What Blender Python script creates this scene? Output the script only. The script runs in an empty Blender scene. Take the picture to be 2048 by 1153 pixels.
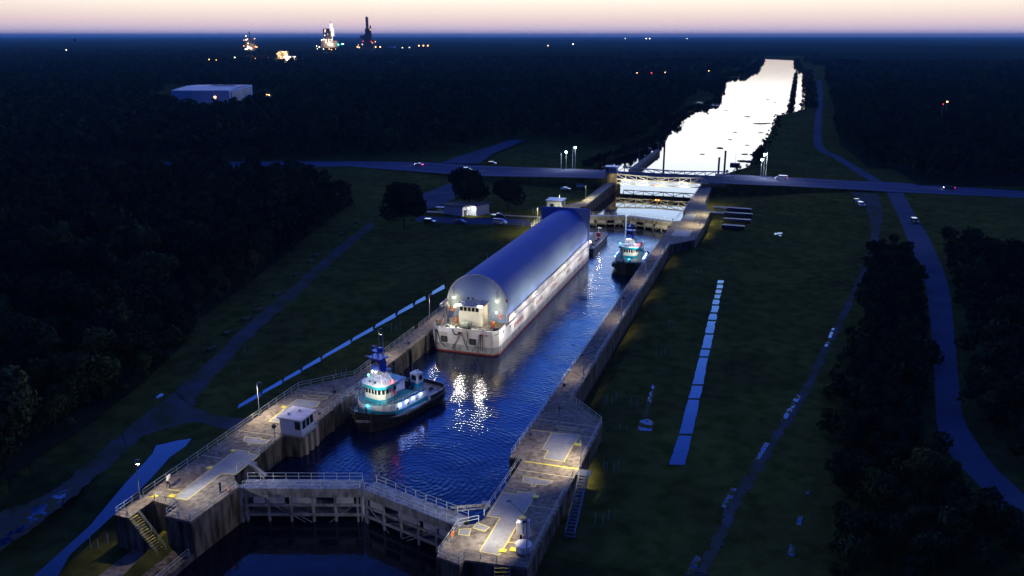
import bpy, bmesh, math, random
import numpy as np
from mathutils import Vector, Matrix, geometry
R = math.radians
sc = bpy.context.scene
col = sc.collection
random.seed(7)

# ------------------------------------------------------------------ camera
F, H, HY, VX = 1720.0, 67.3, 72.0, 1604.0
pitch = math.atan((576.5 - HY) / F)
vx_, vy_ = (VX - 1024) / F, math.cos(pitch) + (576.5 - HY) / F * math.sin(pitch)
n_ = math.hypot(vx_, vy_); vx_, vy_ = vx_ / n_, vy_ / n_
cd = bpy.data.cameras.new('camera'); cam = bpy.data.objects.new('camera', cd); col.objects.link(cam)
cam.location = (0, 0, H); cam.rotation_euler = (math.pi / 2 - pitch, 0, math.atan2(vx_, vy_))
cd.sensor_width = 36; cd.lens = F / 2048 * 36; cd.clip_start = 1; cd.clip_end = 90000
sc.camera = cam
FWD = (-vx_, vy_)

def U(px, py, z=4.0):
    """photo pixel -> point on the horizontal plane z"""
    x = (px - 1024) / F; y = (576.5 - py) / F
    d = (x, math.cos(pitch) + y * math.sin(pitch), -math.sin(pitch) + y * math.cos(pitch))
    k = (H - z) / -d[2]; a, b = d[0] * k, d[1] * k
    return (a * vy_ - b * vx_, a * vx_ + b * vy_)
def PX(X, Y, Z):
    g0 = X * vy_ + Y * vx_; g1 = -X * vx_ + Y * vy_; dz = Z - H
    zz = g1 * math.cos(pitch) - dz * math.sin(pitch); yy = g1 * math.sin(pitch) + dz * math.cos(pitch)
    if zz <= 1: return (-9999, -9999, 1)
    return 1024 + F * g0 / zz, 576.5 - F * yy / zz, zz

# ------------------------------------------------------------------ world: dusk sky
w = bpy.data.worlds.new('World'); sc.world = w; w.use_nodes = True
nt = w.node_tree; N = nt.nodes; L = nt.links; N.clear()
def ramp_node(nt, stops, interp='LINEAR'):
    r = nt.nodes.new('ShaderNodeValToRGB'); e = r.color_ramp; e.interpolation = interp
    while len(e.elements) > 1: e.elements.remove(e.elements[0])
    e.elements[0].position = stops[0][0]; e.elements[0].color = (*stops[0][1], 1)
    for p, c in stops[1:]:
        q = e.elements.new(p); q.color = (*c, 1)
    return r
tc = N.new('ShaderNodeTexCoord'); sep = N.new('ShaderNodeSeparateXYZ'); L.new(tc.outputs['Generated'], sep.inputs[0])
S = lambda d: math.sin(R(d))
front = ramp_node(nt, [(0, (.70, .60, .86)), (S(.35), (.82, .66, .82)), (S(.8), (.98, .74, .74)), (S(1.4), (1.08, .89, .77)), (S(2.2), (1.22, 1.09, .92)),
                       (S(3.3), (2.2, 2.1, 2.0)), (S(7), (2.6, 2.6, 2.7)), (S(10), (2.0, 2.4, 3.0)), (S(14), (.85, 1.7, 3.2)), (S(18), (.27, .85, 3.2)), (S(23), (.12, .46, 3.0)), (S(28), (.07, .27, 2.2)), (S(35), (.03, .09, .6)), (S(50), (.010, .028, .22)), (S(90), (.006, .018, .17))])
back = ramp_node(nt, [(0, (.045, .075, .26)), (S(20), (.02, .045, .22)), (S(50), (.010, .025, .20)), (S(90), (.006, .018, .17))])
L.new(sep.outputs[2], front.inputs[0]); L.new(sep.outputs[2], back.inputs[0])
def math_node(nt, op, a=None, b=None, clamp=False):
    m = nt.nodes.new('ShaderNodeMath'); m.operation = op; m.use_clamp = clamp
    for i, v in enumerate((a, b)):
        if v is None: continue
        if isinstance(v, (int, float)): m.inputs[i].default_value = v
        else: nt.links.new(v, m.inputs[i])
    return m.outputs[0]
x2 = math_node(nt, 'MULTIPLY', sep.outputs[0], sep.outputs[0]); y2 = math_node(nt, 'MULTIPLY', sep.outputs[1], sep.outputs[1])
ln = math_node(nt, 'SQRT', math_node(nt, 'ADD', math_node(nt, 'ADD', x2, y2), 1e-6))
az = math_node(nt, 'DIVIDE', math_node(nt, 'ADD', math_node(nt, 'MULTIPLY', sep.outputs[0], S(-12)), math_node(nt, 'MULTIPLY', sep.outputs[1], math.cos(R(12)))), ln)
mr = N.new('ShaderNodeMapRange'); mr.interpolation_type = 'SMOOTHSTEP'; mr.inputs[1].default_value = .25; mr.inputs[2].default_value = .92
L.new(az, mr.inputs[0])
mix = N.new('ShaderNodeMix'); mix.data_type = 'RGBA'
L.new(mr.outputs[0], mix.inputs[0]); L.new(back.outputs[0], mix.inputs[6]); L.new(front.outputs[0], mix.inputs[7])
bg = N.new('ShaderNodeBackground'); bg.inputs[1].default_value = 1.0; L.new(mix.outputs[2], bg.inputs[0])
wo = N.new('ShaderNodeOutputWorld'); L.new(bg.outputs[0], wo.inputs[0])
w.cycles.sampling_method = 'MANUAL'; w.cycles.sample_map_resolution = 512

sc.render.engine = 'CYCLES'
sc.view_settings.view_transform = 'Standard'; sc.view_settings.look = 'None'; sc.view_settings.gamma = 1; sc.view_settings.exposure = 0
sc.cycles.use_denoising = True; sc.cycles.max_bounces = 5; sc.cycles.diffuse_bounces = 2; sc.cycles.glossy_bounces = 3
sc.cycles.volume_bounces = 1; sc.cycles.sample_clamp_indirect = 6; sc.cycles.use_light_tree = True
sc.cycles.caustics_reflective = False; sc.cycles.caustics_refractive = False

# ------------------------------------------------------------------ materials
M = {}
def mat(name, color, rough=.6, metal=0, noise=0, scale=1.0, color2=None, bump=0, bscale=None, spec=.5, detail=6, stretch=None, stain=None, emis=None, estr=0, coat=0):
    m = bpy.data.materials.new(name); m.use_nodes = True; nt = m.node_tree; n = nt.nodes; l = nt.links
    b = n['Principled BSDF']; b.inputs['Base Color'].default_value = (*color, 1); b.inputs['Roughness'].default_value = rough
    b.inputs['Metallic'].default_value = metal; b.inputs['Specular IOR Level'].default_value = spec; b.inputs['Coat Weight'].default_value = coat
    g = n.new('ShaderNodeNewGeometry'); mp = n.new('ShaderNodeMapping'); l.new(g.outputs['Position'], mp.inputs[0])
    if stretch: mp.inputs['Scale'].default_value = stretch
    if noise or color2:
        t = n.new('ShaderNodeTexNoise'); t.inputs['Scale'].default_value = scale; t.inputs['Detail'].default_value = detail; t.inputs['Roughness'].default_value = .65
        l.new(mp.outputs[0], t.inputs[0])
        c2 = color2 or tuple(c * (1 - noise) for c in color)
        r = ramp_node(nt, [(.36, c2), (.62, color)]); l.new(t.outputs[0], r.inputs[0]); out = r.outputs[0]
        if stain:
            t2 = n.new('ShaderNodeTexNoise'); t2.inputs['Scale'].default_value = stain[0]; t2.inputs['Detail'].default_value = 8
            mp2 = n.new('ShaderNodeMapping'); mp2.inputs['Scale'].default_value = stain[2] if len(stain) > 2 else (1, 1, 1); l.new(g.outputs['Position'], mp2.inputs[0]); l.new(mp2.outputs[0], t2.inputs[0])
            r2 = ramp_node(nt, [(.42, (1, 1, 1)), (.66, stain[1])]); l.new(t2.outputs[0], r2.inputs[0])
            mx = n.new('ShaderNodeMix'); mx.data_type = 'RGBA'; mx.blend_type = 'MULTIPLY'; mx.inputs[0].default_value = 1
            l.new(out, mx.inputs[6]); l.new(r2.outputs[0], mx.inputs[7]); out = mx.outputs[2]
        l.new(out, b.inputs['Base Color'])
    if bump:
        t3 = n.new('ShaderNodeTexNoise'); t3.inputs['Scale'].default_value = bscale or scale * 3; t3.inputs['Detail'].default_value = 5
        l.new(mp.outputs[0], t3.inputs[0]); bp = n.new('ShaderNodeBump'); bp.inputs['Strength'].default_value = bump; bp.inputs['Distance'].default_value = .1
        l.new(t3.outputs[0], bp.inputs['Height']); l.new(bp.outputs[0], b.inputs['Normal'])
    if emis: b.inputs['Emission Color'].default_value = (*emis, 1); b.inputs['Emission Strength'].default_value = estr
    M[name] = m; return m
mat('concrete', (.30, .265, .215), .85, spec=.12, scale=.35, color2=(.18, .155, .125), bump=.35, bscale=4, stain=(1.3, (.5, .48, .45)))
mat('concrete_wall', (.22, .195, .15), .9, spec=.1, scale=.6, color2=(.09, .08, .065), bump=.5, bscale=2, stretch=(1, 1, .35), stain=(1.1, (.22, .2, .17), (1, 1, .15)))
mat('pale_concrete', (.5, .44, .33), .8, scale=.9, color2=(.26, .22, .15), stretch=(1, 1, .3))
mat('steel_plate', (.33, .34, .34), .6, spec=.2, scale=.5, color2=(.24, .25, .27), bump=.15, bscale=9, stain=(2, (.75, .75, .72)))
mat('yellow_paint', (.85, .72, .10), .6, scale=1.2, color2=(.62, .54, .14))
mat('pale_line', (.75, .68, .36), .7, scale=1.2, color2=(.48, .43, .24))
mat('bright_yellow', (.85, .75, .02), .5, noise=.25, scale=3)
mat('rail_paint', (.52, .58, .52), .5, noise=.25, scale=2)
mat('gate_paint', (.30, .33, .37), .55, scale=.8, color2=(.17, .18, .19), stain=(1.5, (.5, .45, .4), (1, 1, .3)))
mat('gate_dark', (.05, .05, .045), .8, noise=.5, scale=1)
mat('gate_panel', (.42, .44, .47), .5, noise=.25, scale=.7)
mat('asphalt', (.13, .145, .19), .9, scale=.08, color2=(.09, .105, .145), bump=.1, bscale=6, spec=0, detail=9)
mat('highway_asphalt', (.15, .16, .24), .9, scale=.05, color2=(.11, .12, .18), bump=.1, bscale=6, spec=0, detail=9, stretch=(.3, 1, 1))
mat('wet_track', (.11, .115, .13), .9, scale=.14, color2=(.085, .085, .035), bump=.5, bscale=.7, spec=0, detail=12)
mat('grass', (.120, .125, .028), 1.0, scale=.05, color2=(.080, .082, .022), bump=.8, bscale=2.5, spec=0, detail=10, stain=(.35, (.55, .6, .5)))
mat('foliage', (.055, .08, .03), .75, scale=.12, color2=(.028, .045, .02), spec=0)
mat('foliage_light', (.10, .125, .04), .75, scale=.2, color2=(.045, .065, .025), spec=0)
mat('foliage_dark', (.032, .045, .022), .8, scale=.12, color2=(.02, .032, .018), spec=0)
mat('bark', (.09, .07, .05), .9, noise=.4, scale=3, stretch=(1, 1, .2))
mat('hull_white', (.74, .73, .70), .42, scale=.3, color2=(.58, .57, .55), stain=(.5, (.72, .68, .66), (1, .4, .1)))
mat('hull_grey', (.40, .42, .42), .5, scale=.4, color2=(.28, .29, .30), stain=(1, (.55, .52, .5), (1, 1, .15)))
mat('antifoul', (.32, .07, .05), .6, noise=.45, scale=.8)
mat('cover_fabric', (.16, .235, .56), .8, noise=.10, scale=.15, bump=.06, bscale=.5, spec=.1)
mat('cover_side', (.52, .53, .48), .5, noise=.2, scale=.25, stretch=(1, 2, .3))
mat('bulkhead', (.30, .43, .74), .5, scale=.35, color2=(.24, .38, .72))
mat('deckhouse_white', (.78, .76, .66), .45, noise=.12, scale=1)
mat('deck_grey', (.30, .29, .26), .7, noise=.4, scale=.9)
mat('window_glass', (.015, .02, .025), .08, spec=.8)
mat('black_rubber', (.018, .018, .018), .7, noise=.4, scale=2)
mat('hull_black', (.022, .023, .025), .4, scale=1.2, color2=(.05, .045, .035), stain=(1, (.4, .4, .4)))
mat('teal_paint', (.02, .30, .42), .35, noise=.15, scale=1, coat=.2)
mat('teal_deck', (.05, .17, .22), .6, noise=.3, scale=1)
mat('blue_paint', (.03, .13, .62), .4, noise=.2, scale=1)
mat('tug_white', (.80, .80, .78), .4, noise=.15, scale=1.2)
mat('red_paint', (.50, .04, .03), .5, noise=.2, scale=3)
mat('orange_paint', (.80, .20, .04), .5, noise=.2, scale=3)
mat('green_grey', (.22, .27, .20), .55, noise=.3, scale=2)
mat('galvanised', (.42, .44, .46), .45, metal=.3, noise=.25, scale=2)
mat('dark_steel', (.05, .055, .07), .5, noise=.3, scale=2)
mat('timber', (.10, .075, .055), .85, scale=1.5, color2=(.045, .035, .028), stretch=(1, .3, 3))
mat('booth_white', (.66, .72, .84), .55, noise=.15, scale=2)
mat('roof_white', (.85, .80, .78), .6, scale=.8, color2=(.62, .57, .56))
mat('roof_dark', (.05, .045, .05), .8, noise=.4, scale=2)
mat('bridge_paint', (.52, .50, .40), .55, noise=.25, scale=1)
mat('bridge_grey', (.34, .36, .42), .5, noise=.3, scale=.6)
mat('hangar_wall', (.16, .46, .98), .6, noise=.15, scale=.05, stretch=(1, 1, .2))
mat('hangar_roof', (.10, .14, .38), .55, noise=.2, scale=.03)
mat('stand_steel', (.10, .12, .17), .7, noise=.3, scale=.05)
mat('stand_light', (.45, .45, .45), .7, noise=.3, scale=.05)
for nme, c in dict(car_white=(.85, .88, .92), car_blue=(.75, .88, 1.0), car_black=(.02, .02, .025), car_grey=(.25, .27, .30), car_silver=(.5, .52, .56)).items():
    mat(nme, c, .25, metal=.2, noise=.08, scale=2, coat=.5)
mat('skin', (.45, .28, .20), .6); mat('hair', (.03, .02, .015), .7, noise=.4, scale=30)
mat('cloth_white', (.7, .7, .68), .9, noise=.2, scale=8); mat('cloth_dark', (.03, .035, .05), .9, noise=.3, scale=8)
mat('cloth_navy', (.04, .05, .12), .9, noise=.3, scale=8); mat('cloth_tan', (.35, .24, .17), .9, noise=.2, scale=8); mat('cloth_orange', (.7, .22, .08), .8, noise=.2, scale=8)
mat('cloth_brown', (.10, .06, .05), .9, noise=.3, scale=8)
def emat(name, c, s): mat(name, c, .4, noise=.01, emis=c, estr=s)
emat('lamp_white', (1, .97, .9), 14); emat('lamp_warm', (1, .72, .28), 14); emat('lamp_cool', (.8, .92, 1), 14); emat('lamp_blue', (.06, .15, 1), 110)
emat('lamp_cyan', (.05, .6, 1), 6); emat('lamp_red', (1, .04, .03), 12); emat('lamp_orange', (1, .25, .05), 25); emat('far_warm', (1, .42, .14), 8); emat('far_white', (1, .88, .68), 7)
emat('far_glow', (1, .45, .15), 3.0); emat('far_lit_emission', (1, .93, .82), 1.1); emat('tail_red', (1, .03, .05), 7); emat('head_white', (1, .95, .85), 18); emat('lamp_green', (.1, .9, .7), 8)

def water_mat(name, base, bs, scale, rough, stretch=(1, 1, 1), ring=None, calm=None):
    m = bpy.data.materials.new(name); m.use_nodes = True; nt = m.node_tree; n = nt.nodes; l = nt.links
    b = n['Principled BSDF']; b.inputs['Base Color'].default_value = (*base, 1); b.inputs['Roughness'].default_value = rough; b.inputs['IOR'].default_value = 1.33
    g = n.new('ShaderNodeNewGeometry'); mp = n.new('ShaderNodeMapping'); mp.inputs['Scale'].default_value = stretch; l.new(g.outputs['Position'], mp.inputs[0])
    t = n.new('ShaderNodeTexNoise'); t.inputs['Scale'].default_value = scale; t.inputs['Detail'].default_value = 4; t.inputs['Roughness'].default_value = .55; l.new(mp.outputs[0], t.inputs[0])
    h = t.outputs[0]
    if ring:
        mp2 = n.new('ShaderNodeMapping'); mp2.inputs['Location'].default_value = (-ring[0], -ring[1], 0); l.new(g.outputs['Position'], mp2.inputs[0])
        wv = n.new('ShaderNodeTexWave'); wv.wave_type = 'RINGS'; wv.rings_direction = 'SPHERICAL'; wv.inputs['Scale'].default_value = .33; wv.inputs['Distortion'].default_value = 1.6; wv.inputs['Detail'].default_value = 2
        l.new(mp2.outputs[0], wv.inputs[0]); h = math_node(nt, 'ADD', h, math_node(nt, 'MULTIPLY', wv.outputs[1], .16))
    t2 = n.new('ShaderNodeTexNoise'); t2.inputs['Scale'].default_value = scale * .12; t2.inputs['Detail'].default_value = 2; l.new(mp.outputs[0], t2.inputs[0])
    r2 = n.new('ShaderNodeMapRange'); r2.inputs[1].default_value = .35; r2.inputs[2].default_value = .65; r2.inputs[3].default_value = .45; r2.inputs[4].default_value = 1.2; l.new(t2.outputs[0], r2.inputs[0])
    bp = n.new('ShaderNodeBump'); bp.inputs['Distance'].default_value = bs; l.new(math_node(nt, 'MULTIPLY', h, r2.outputs[0]), bp.inputs['Height']); l.new(bp.outputs[0], b.inputs['Normal'])
    M[name] = m
water_mat('chamber_water', (.002, .010, .04), .085, 1.1, .06, (1, 1, 1), (-52, 112))
water_mat('canal_water', (.004, .006, .01), .008, .35, .03, (1, 1, 1))
water_mat('still_water', (.003, .005, .012), .02, .6, .04)
water_mat('stream_water', (.003, .007, .018), .003, 1.2, .015)
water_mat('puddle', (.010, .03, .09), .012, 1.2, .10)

m = M['puddle'].copy(); m.name = 'wet_patch'; M['wet_patch'] = m; nt_ = m.node_tree; pb = nt_.nodes['Principled BSDF']
g_ = nt_.nodes.new('ShaderNodeNewGeometry'); t_ = nt_.nodes.new('ShaderNodeTexNoise'); t_.inputs['Scale'].default_value = .55; t_.inputs['Detail'].default_value = 9; nt_.links.new(g_.outputs['Position'], t_.inputs[0])
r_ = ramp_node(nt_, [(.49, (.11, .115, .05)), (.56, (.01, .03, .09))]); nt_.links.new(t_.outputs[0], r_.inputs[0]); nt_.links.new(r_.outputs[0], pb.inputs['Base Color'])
mr_ = nt_.nodes.new('ShaderNodeMapRange'); mr_.inputs[1].default_value = .49; mr_.inputs[2].default_value = .56; mr_.inputs[3].default_value = 0; mr_.inputs[4].default_value = .5; nt_.links.new(t_.outputs[0], mr_.inputs[0]); nt_.links.new(mr_.outputs[0], pb.inputs['Specular IOR Level'])
mr2_ = nt_.nodes.new('ShaderNodeMapRange'); mr2_.inputs[1].default_value = .49; mr2_.inputs[2].default_value = .56; mr2_.inputs[3].default_value = 1; mr2_.inputs[4].default_value = .12; nt_.links.new(t_.outputs[0], mr2_.inputs[0]); nt_.links.new(mr2_.outputs[0], pb.inputs['Roughness'])

# ------------------------------------------------------------------ helpers
def tag(o, label=None, cat=None, group=None, kind=None):
    if label: o['label'] = label
    if cat: o['category'] = cat
    if group: o['group'] = group
    if kind: o['kind'] = kind
    return o
def empty(name, loc, label, cat, group=None, rz=0):
    o = bpy.data.objects.new(name, None); col.objects.link(o); o.location = loc; o.rotation_euler = (0, 0, rz); o.empty_display_size = .5
    return tag(o, label, cat, group)
class MB:
    def __init__(s): s.v = []; s.f = []; s.sm = False
    def add(s, vs, fs):
        k = len(s.v); s.v += [tuple(v) for v in vs]; s.f += [tuple(i + k for i in f) for f in fs]; return s
    def box(s, x0, x1, y0, y1, z0, z1):
        return s.add([(x0, y0, z0), (x1, y0, z0), (x1, y1, z0), (x0, y1, z0), (x0, y0, z1), (x1, y0, z1), (x1, y1, z1), (x0, y1, z1)],
                     [(3, 2, 1, 0), (4, 5, 6, 7), (0, 1, 5, 4), (1, 2, 6, 5), (2, 3, 7, 6), (3, 0, 4, 7)])
    def bar(s, p, q, r, n=4, r2=None):
        p, q = Vector(p), Vector(q); d = (q - p)
        if d.length < 1e-6: return s
        d.normalize(); a = d.orthogonal() if abs(d.z) < .9 else Vector((1, 0, 0)); u = (Vector((0, 0, 1)).cross(d) if abs(d.z) < .9 else Vector((1, 0, 0)).cross(d)).normalized(); v = d.cross(u)
        r2 = r if r2 is None else r2; vs = []
        for pt, rr in ((p, r), (q, r2)):
            for i in range(n):
                t = 2 * math.pi * (i + .5) / n; vs.append(pt + u * math.cos(t) * rr + v * math.sin(t) * rr)
        fs = [tuple(range(n - 1, -1, -1)), tuple(range(n, 2 * n))] + [(i, (i + 1) % n, n + (i + 1) % n, n + i) for i in range(n)]
        return s.add(vs, fs)
    def tube(s, pts, r, n=5):
        for a, b in zip(pts, pts[1:]): s.bar(a, b, r, n)
        return s
    def prism(s, poly, z0, z1):
        n = len(poly); area = sum(poly[i][0] * poly[(i + 1) % n][1] - poly[(i + 1) % n][0] * poly[i][1] for i in range(n))
        if area < 0: poly = poly[::-1]
        za = z0 if callable(z0) else (lambda x, y: z0); zb = z1 if callable(z1) else (lambda x, y: z1)
        vs = [(x, y, za(x, y)) for x, y in poly] + [(x, y, zb(x, y)) for x, y in poly]
        return s.add(vs, [tuple(range(n - 1, -1, -1)), tuple(range(n, 2 * n))] + [(i, (i + 1) % n, n + (i + 1) % n, n + i) for i in range(n)])
    def sheet(s, poly, z):
        n = len(poly); area = sum(poly[i][0] * poly[(i + 1) % n][1] - poly[(i + 1) % n][0] * poly[i][1] for i in range(n))
        if area < 0: poly = poly[::-1]
        tr = geometry.tessellate_polygon([[Vector((x, y, 0)) for x, y in poly]])
        fs = []
        for t in tr:
            a, b, c = (Vector(poly[i]) for i in t)
            fs.append(tuple(t) if (b - a).cross(c - a) > 0 else tuple(t)[::-1])
        return s.add([(x, y, z(x, y) if callable(z) else z) for x, y in poly], fs)
    def loft(s, rings, cap=True):
        n = len(rings[0]); k = len(s.v); s.v += [tuple(p) for r in rings for p in r]
        for j in range(len(rings) - 1):
            for i in range(n): s.f.append((k + j * n + i, k + j * n + (i + 1) % n, k + (j + 1) * n + (i + 1) % n, k + (j + 1) * n + i))
        if cap: s.f.append(tuple(k + i for i in range(n - 1, -1, -1))); s.f.append(tuple(k + (len(rings) - 1) * n + i for i in range(n)))
        return s
    def ball(s, c, r, n=8, m=5, sz=1):
        rings = []
        for j in range(1, m):
            t = math.pi * j / m
            rings.append([(c[0] + r * math.sin(t) * math.cos(2 * math.pi * i / n), c[1] + r * math.sin(t) * math.sin(2 * math.pi * i / n), c[2] - r * sz * math.cos(t)) for i in range(n)])
        return s.loft(rings)
    def torus(s, c, r, rr, axis='y', n=12, m=6):
        rings = []
        for i in range(n):
            a = 2 * math.pi * i / n; ring = []
            for j in range(m):
                b = 2 * math.pi * j / m; q = r + rr * math.cos(b); h = rr * math.sin(b)
                p = {'y': (q * math.cos(a), h, q * math.sin(a)), 'x': (h, q * math.cos(a), q * math.sin(a)), 'z': (q * math.cos(a), q * math.sin(a), h)}[axis]
                ring.append((c[0] + p[0], c[1] + p[1], c[2] + p[2]))
            rings.append(ring)
        rings.append(rings[0]); return s.loft(rings, False)
    def build(s, name, material, parent=None, world=False, smooth=False, bevel=0, label=None):
        me = bpy.data.meshes.new(name); vs = s.v
        if world and parent is not None:
            o = parent.location; p2 = parent.parent
            ox, oy, oz = o
            if p2 is not None: ox += p2.location[0]; oy += p2.location[1]; oz += p2.location[2]
            vs = [(a - ox, b - oy, c - oz) for a, b, c in vs]
        me.from_pydata(vs, [], s.f)
        if smooth: me.shade_smooth()
        me.materials.append(M[material] if isinstance(material, str) else material)
        bm = bmesh.new(); bm.from_mesh(me); bmesh.ops.recalc_face_normals(bm, faces=bm.faces) if not s.sm else None; bm.to_mesh(me); bm.free()
        ob = bpy.data.objects.new(name, me); col.objects.link(ob)
        if parent is not None: ob.parent = parent
        if bevel:
            b = ob.modifiers.new('bevel', 'BEVEL'); b.width = bevel; b.segments = 2; b.limit_method = 'ANGLE'
        if label: ob['label'] = label
        return ob
def children(o): return [c for c in list(bpy.data.objects) if c.parent == o]
KIDS = {}
def copy_tree(o, parent=None):
    if not KIDS:
        pass
    c = o.copy(); col.objects.link(c); c.parent = parent
    for k in o.children: copy_tree(k, c)
    return c
def clone(o, loc, rz, label, group=None):
    c = copy_tree(o); c.location = loc; c.rotation_euler = (0, 0, rz); c['label'] = label
    if group: c['group'] = group
    return c
def light(name, parent, loc, power, color=(1, .86, .66), kind='SPOT', size=R(120), target=None, radius=.15, world=False, blend=.6):
    ld = bpy.data.lights.new(name, kind); ld.energy = power; ld.color = color; ld.shadow_soft_size = radius
    if kind == 'SPOT': ld.spot_size = size; ld.spot_blend = blend
    o = bpy.data.objects.new(name, ld); col.objects.link(o); loc = Vector(loc)
    if target is not None: o.rotation_euler = (Vector(target) - loc).to_track_quat('-Z', 'Y').to_euler()
    if world and parent is not None: loc = loc - parent.location
    o.location = loc
    if parent is not None: o.parent = parent
    return o
def inpoly(x, y, poly):
    c = False; j = len(poly) - 1
    for i in range(len(poly)):
        xi, yi = poly[i]; xj, yj = poly[j]
        if (yi > y) != (yj > y) and x < (xj - xi) * (y - yi) / (yj - yi) + xi: c = not c
        j = i
    return c
def z4(pts, s=3.09, o=(840, 780), z=4.0): return [U(x / s + o[0], y / s + o[1], z) for x, y in pts]
def z1(pts): return z4(pts, 4.096, (200, 900))
def z2(pts): return z4(pts, 4.096, (440, 720))
ZG, ZW, ZU, ZL, ZT = 1.0, 0.0, 0.0, -1.8, 4.0
def sstep(a, b, x):
    t = max(0, min(1, (x - a) / (b - a))); return t * t * (3 - 2 * t)
def zg(x, y):
    t = 1 - sstep(84, 96, y)
    if x > 0 or x < -110: t = 0
    return ZG - 2.0 * t

# ------------------------------------------------------------------ ground with holes for canal and lock
LX, RX = -73.2, -37.9      # chamber faces
canal = [(-78, 392), U(1180, 340, 0), U(1230, 316, 0), U(1290, 297, 0), U(1318, 280, 0), U(1340, 252, 0), U(1380, 222, 0), U(1436, 208, 0), U(1441, 180, 0), U(1446, 158, 0), U(1490, 151, 0), U(1512, 140, 0), U(1528, 118, 0),
         U(1590, 121, 0), U(1596, 143, 0), U(1610, 143, 0), U(1611, 200, 0), U(1608, 222, 0), U(1580, 229, 0), U(1553, 234, 0), U(1548, 255, 0), U(1534, 280, 0), U(1522, 300, 0), U(1508, 320, 0), U(1496, 338, 0), (-31, 440), (-33, 392)]
hole = [(-76.5, 60), (-76.5, 392)] + canal + [(-33.5, 392), (-33.5, 60)]
outer = [(-60000, -2000), (60000, -2000), (60000, 60000), (-60000, 60000)]
def build_ground():
    pts, edges = [], []
    def loop(p):
        k = len(pts); pts.extend(Vector(q[:2]) for q in p); n = len(p); edges.extend((k + i, k + (i + 1) % n) for i in range(n))
    loop(outer); loop(hole)
    for iy in range(60, 130, 4):
        for ix in range(-130, 20, 5):
            if not inpoly(ix, iy, hole): pts.append(Vector((ix + .3, iy + .3)))
    for ix in range(-400, 401, 50):
        for iy in range(0, 1200, 50):
            if not inpoly(ix + 3, iy + 7, hole): pts.append(Vector((ix + 3, iy + 7)))
    vs, es, fs, *_ = geometry.delaunay_2d_cdt(pts, edges, [], 0, 1e-4)
    keep = []
    for f in fs:
        c = sum((vs[i] for i in f), Vector((0, 0))) / len(f)
        if not inpoly(c.x, c.y, hole): keep.append(f)
    m = MB(); m.v = [(v.x, v.y, zg(v.x, v.y)) for v in vs]; m.f = [tuple(f) for f in keep]
    n = len(hole)
    for i in range(n):
        a, b = hole[i], hole[(i + 1) % n]
        m.add([(a[0], a[1], zg(*a)), (b[0], b[1], zg(*b)), (b[0], b[1], -4), (a[0], a[1], -4)], [(0, 1, 2, 3)])
    tag(m.build('ground', 'grass'), kind='structure')
build_ground()
cm = MB().sheet([(p[0] + (-6 if i < 13 else 6), p[1]) for i, p in enumerate(canal)], ZU)
tag(cm.build('canal_water', 'canal_water'), kind='structure')
tag(MB().sheet([(-77, 305), (-33, 305), (-33, 392), (-77, 392)], ZU).build('upper_pool_water', 'canal_water'), kind='structure')
tag(MB().sheet([(-76.8, 101), (-55.5, 104), (-34, 101), (-34, 304.6), (-77, 304.6)], ZW).build('chamber_water', 'chamber_water'), kind='structure')
tag(MB().sheet([(-76.4, 60), (-33.6, 60), (-33.6, 97), (-55.5, 102), (-76.4, 97)], ZL).build('lower_pool_water', 'still_water'), kind='structure')

# ------------------------------------------------------------------ roads, tracks, puddles
def densify(P_, n, j):
    out = []
    for a, c in zip(P_, P_[1:]):
        for k in range(n): t = k / n; out.append((a[0] + (c[0] - a[0]) * t + random.uniform(-j, j), a[1] + (c[1] - a[1]) * t + random.uniform(-j, j)))
    return out + [P_[-1]]
def smooth_line(P_, n=6):
    out = []; Q = [P_[0]] + list(P_) + [P_[-1]]
    for i in range(1, len(Q) - 2):
        a, b_, c, d = Q[i - 1], Q[i], Q[i + 1], Q[i + 2]
        for k in range(n):
            t = k / n; out.append(tuple(.5 * (2 * b_[e] + (c[e] - a[e]) * t + (2 * a[e] - 5 * b_[e] + 4 * c[e] - d[e]) * t * t + (-a[e] + 3 * b_[e] - 3 * c[e] + d[e]) * t ** 3) for e in (0, 1)))
    return out + [tuple(P_[-1][:2])]
def strip(name, A, B, z, m, zf=None):
    A, B = smooth_line(A), smooth_line(B)
    if m == 'wet_track' and name != 'track_spur': A, B = densify(A, 3, .35), densify(B, 3, .35)
    mb = MB(); n = len(A)
    vs = [(p[0], p[1], (zf(*p) if zf else z)) for p in A] + [(p[0], p[1], (zf(*p) if zf else z)) for p in B]
    mb.add(vs, [(i, i + 1, n + i + 1, n + i) for i in range(n - 1)])
    return tag(mb.build(name, m), kind='structure')
hw = [(300, 325, 337, 1), (700, 323, 333, 1.1), (850, 325, 345, 1.5), (950, 331, 352, 2.6), (1050, 335, 354, 3.8), (1140, 338, 355.5, 5.0), (1212, 341, 357.5, 5.5)]
hr = [(1432, 348, 367, 5.5), (1500, 351, 370, 5.0), (1600, 356, 374, 3.4), (1700, 362, 379, 2), (1800, 366, 385, 1.2), (2048, 383, 396, 1.1), (2300, 398, 408, 1.1)]
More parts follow.
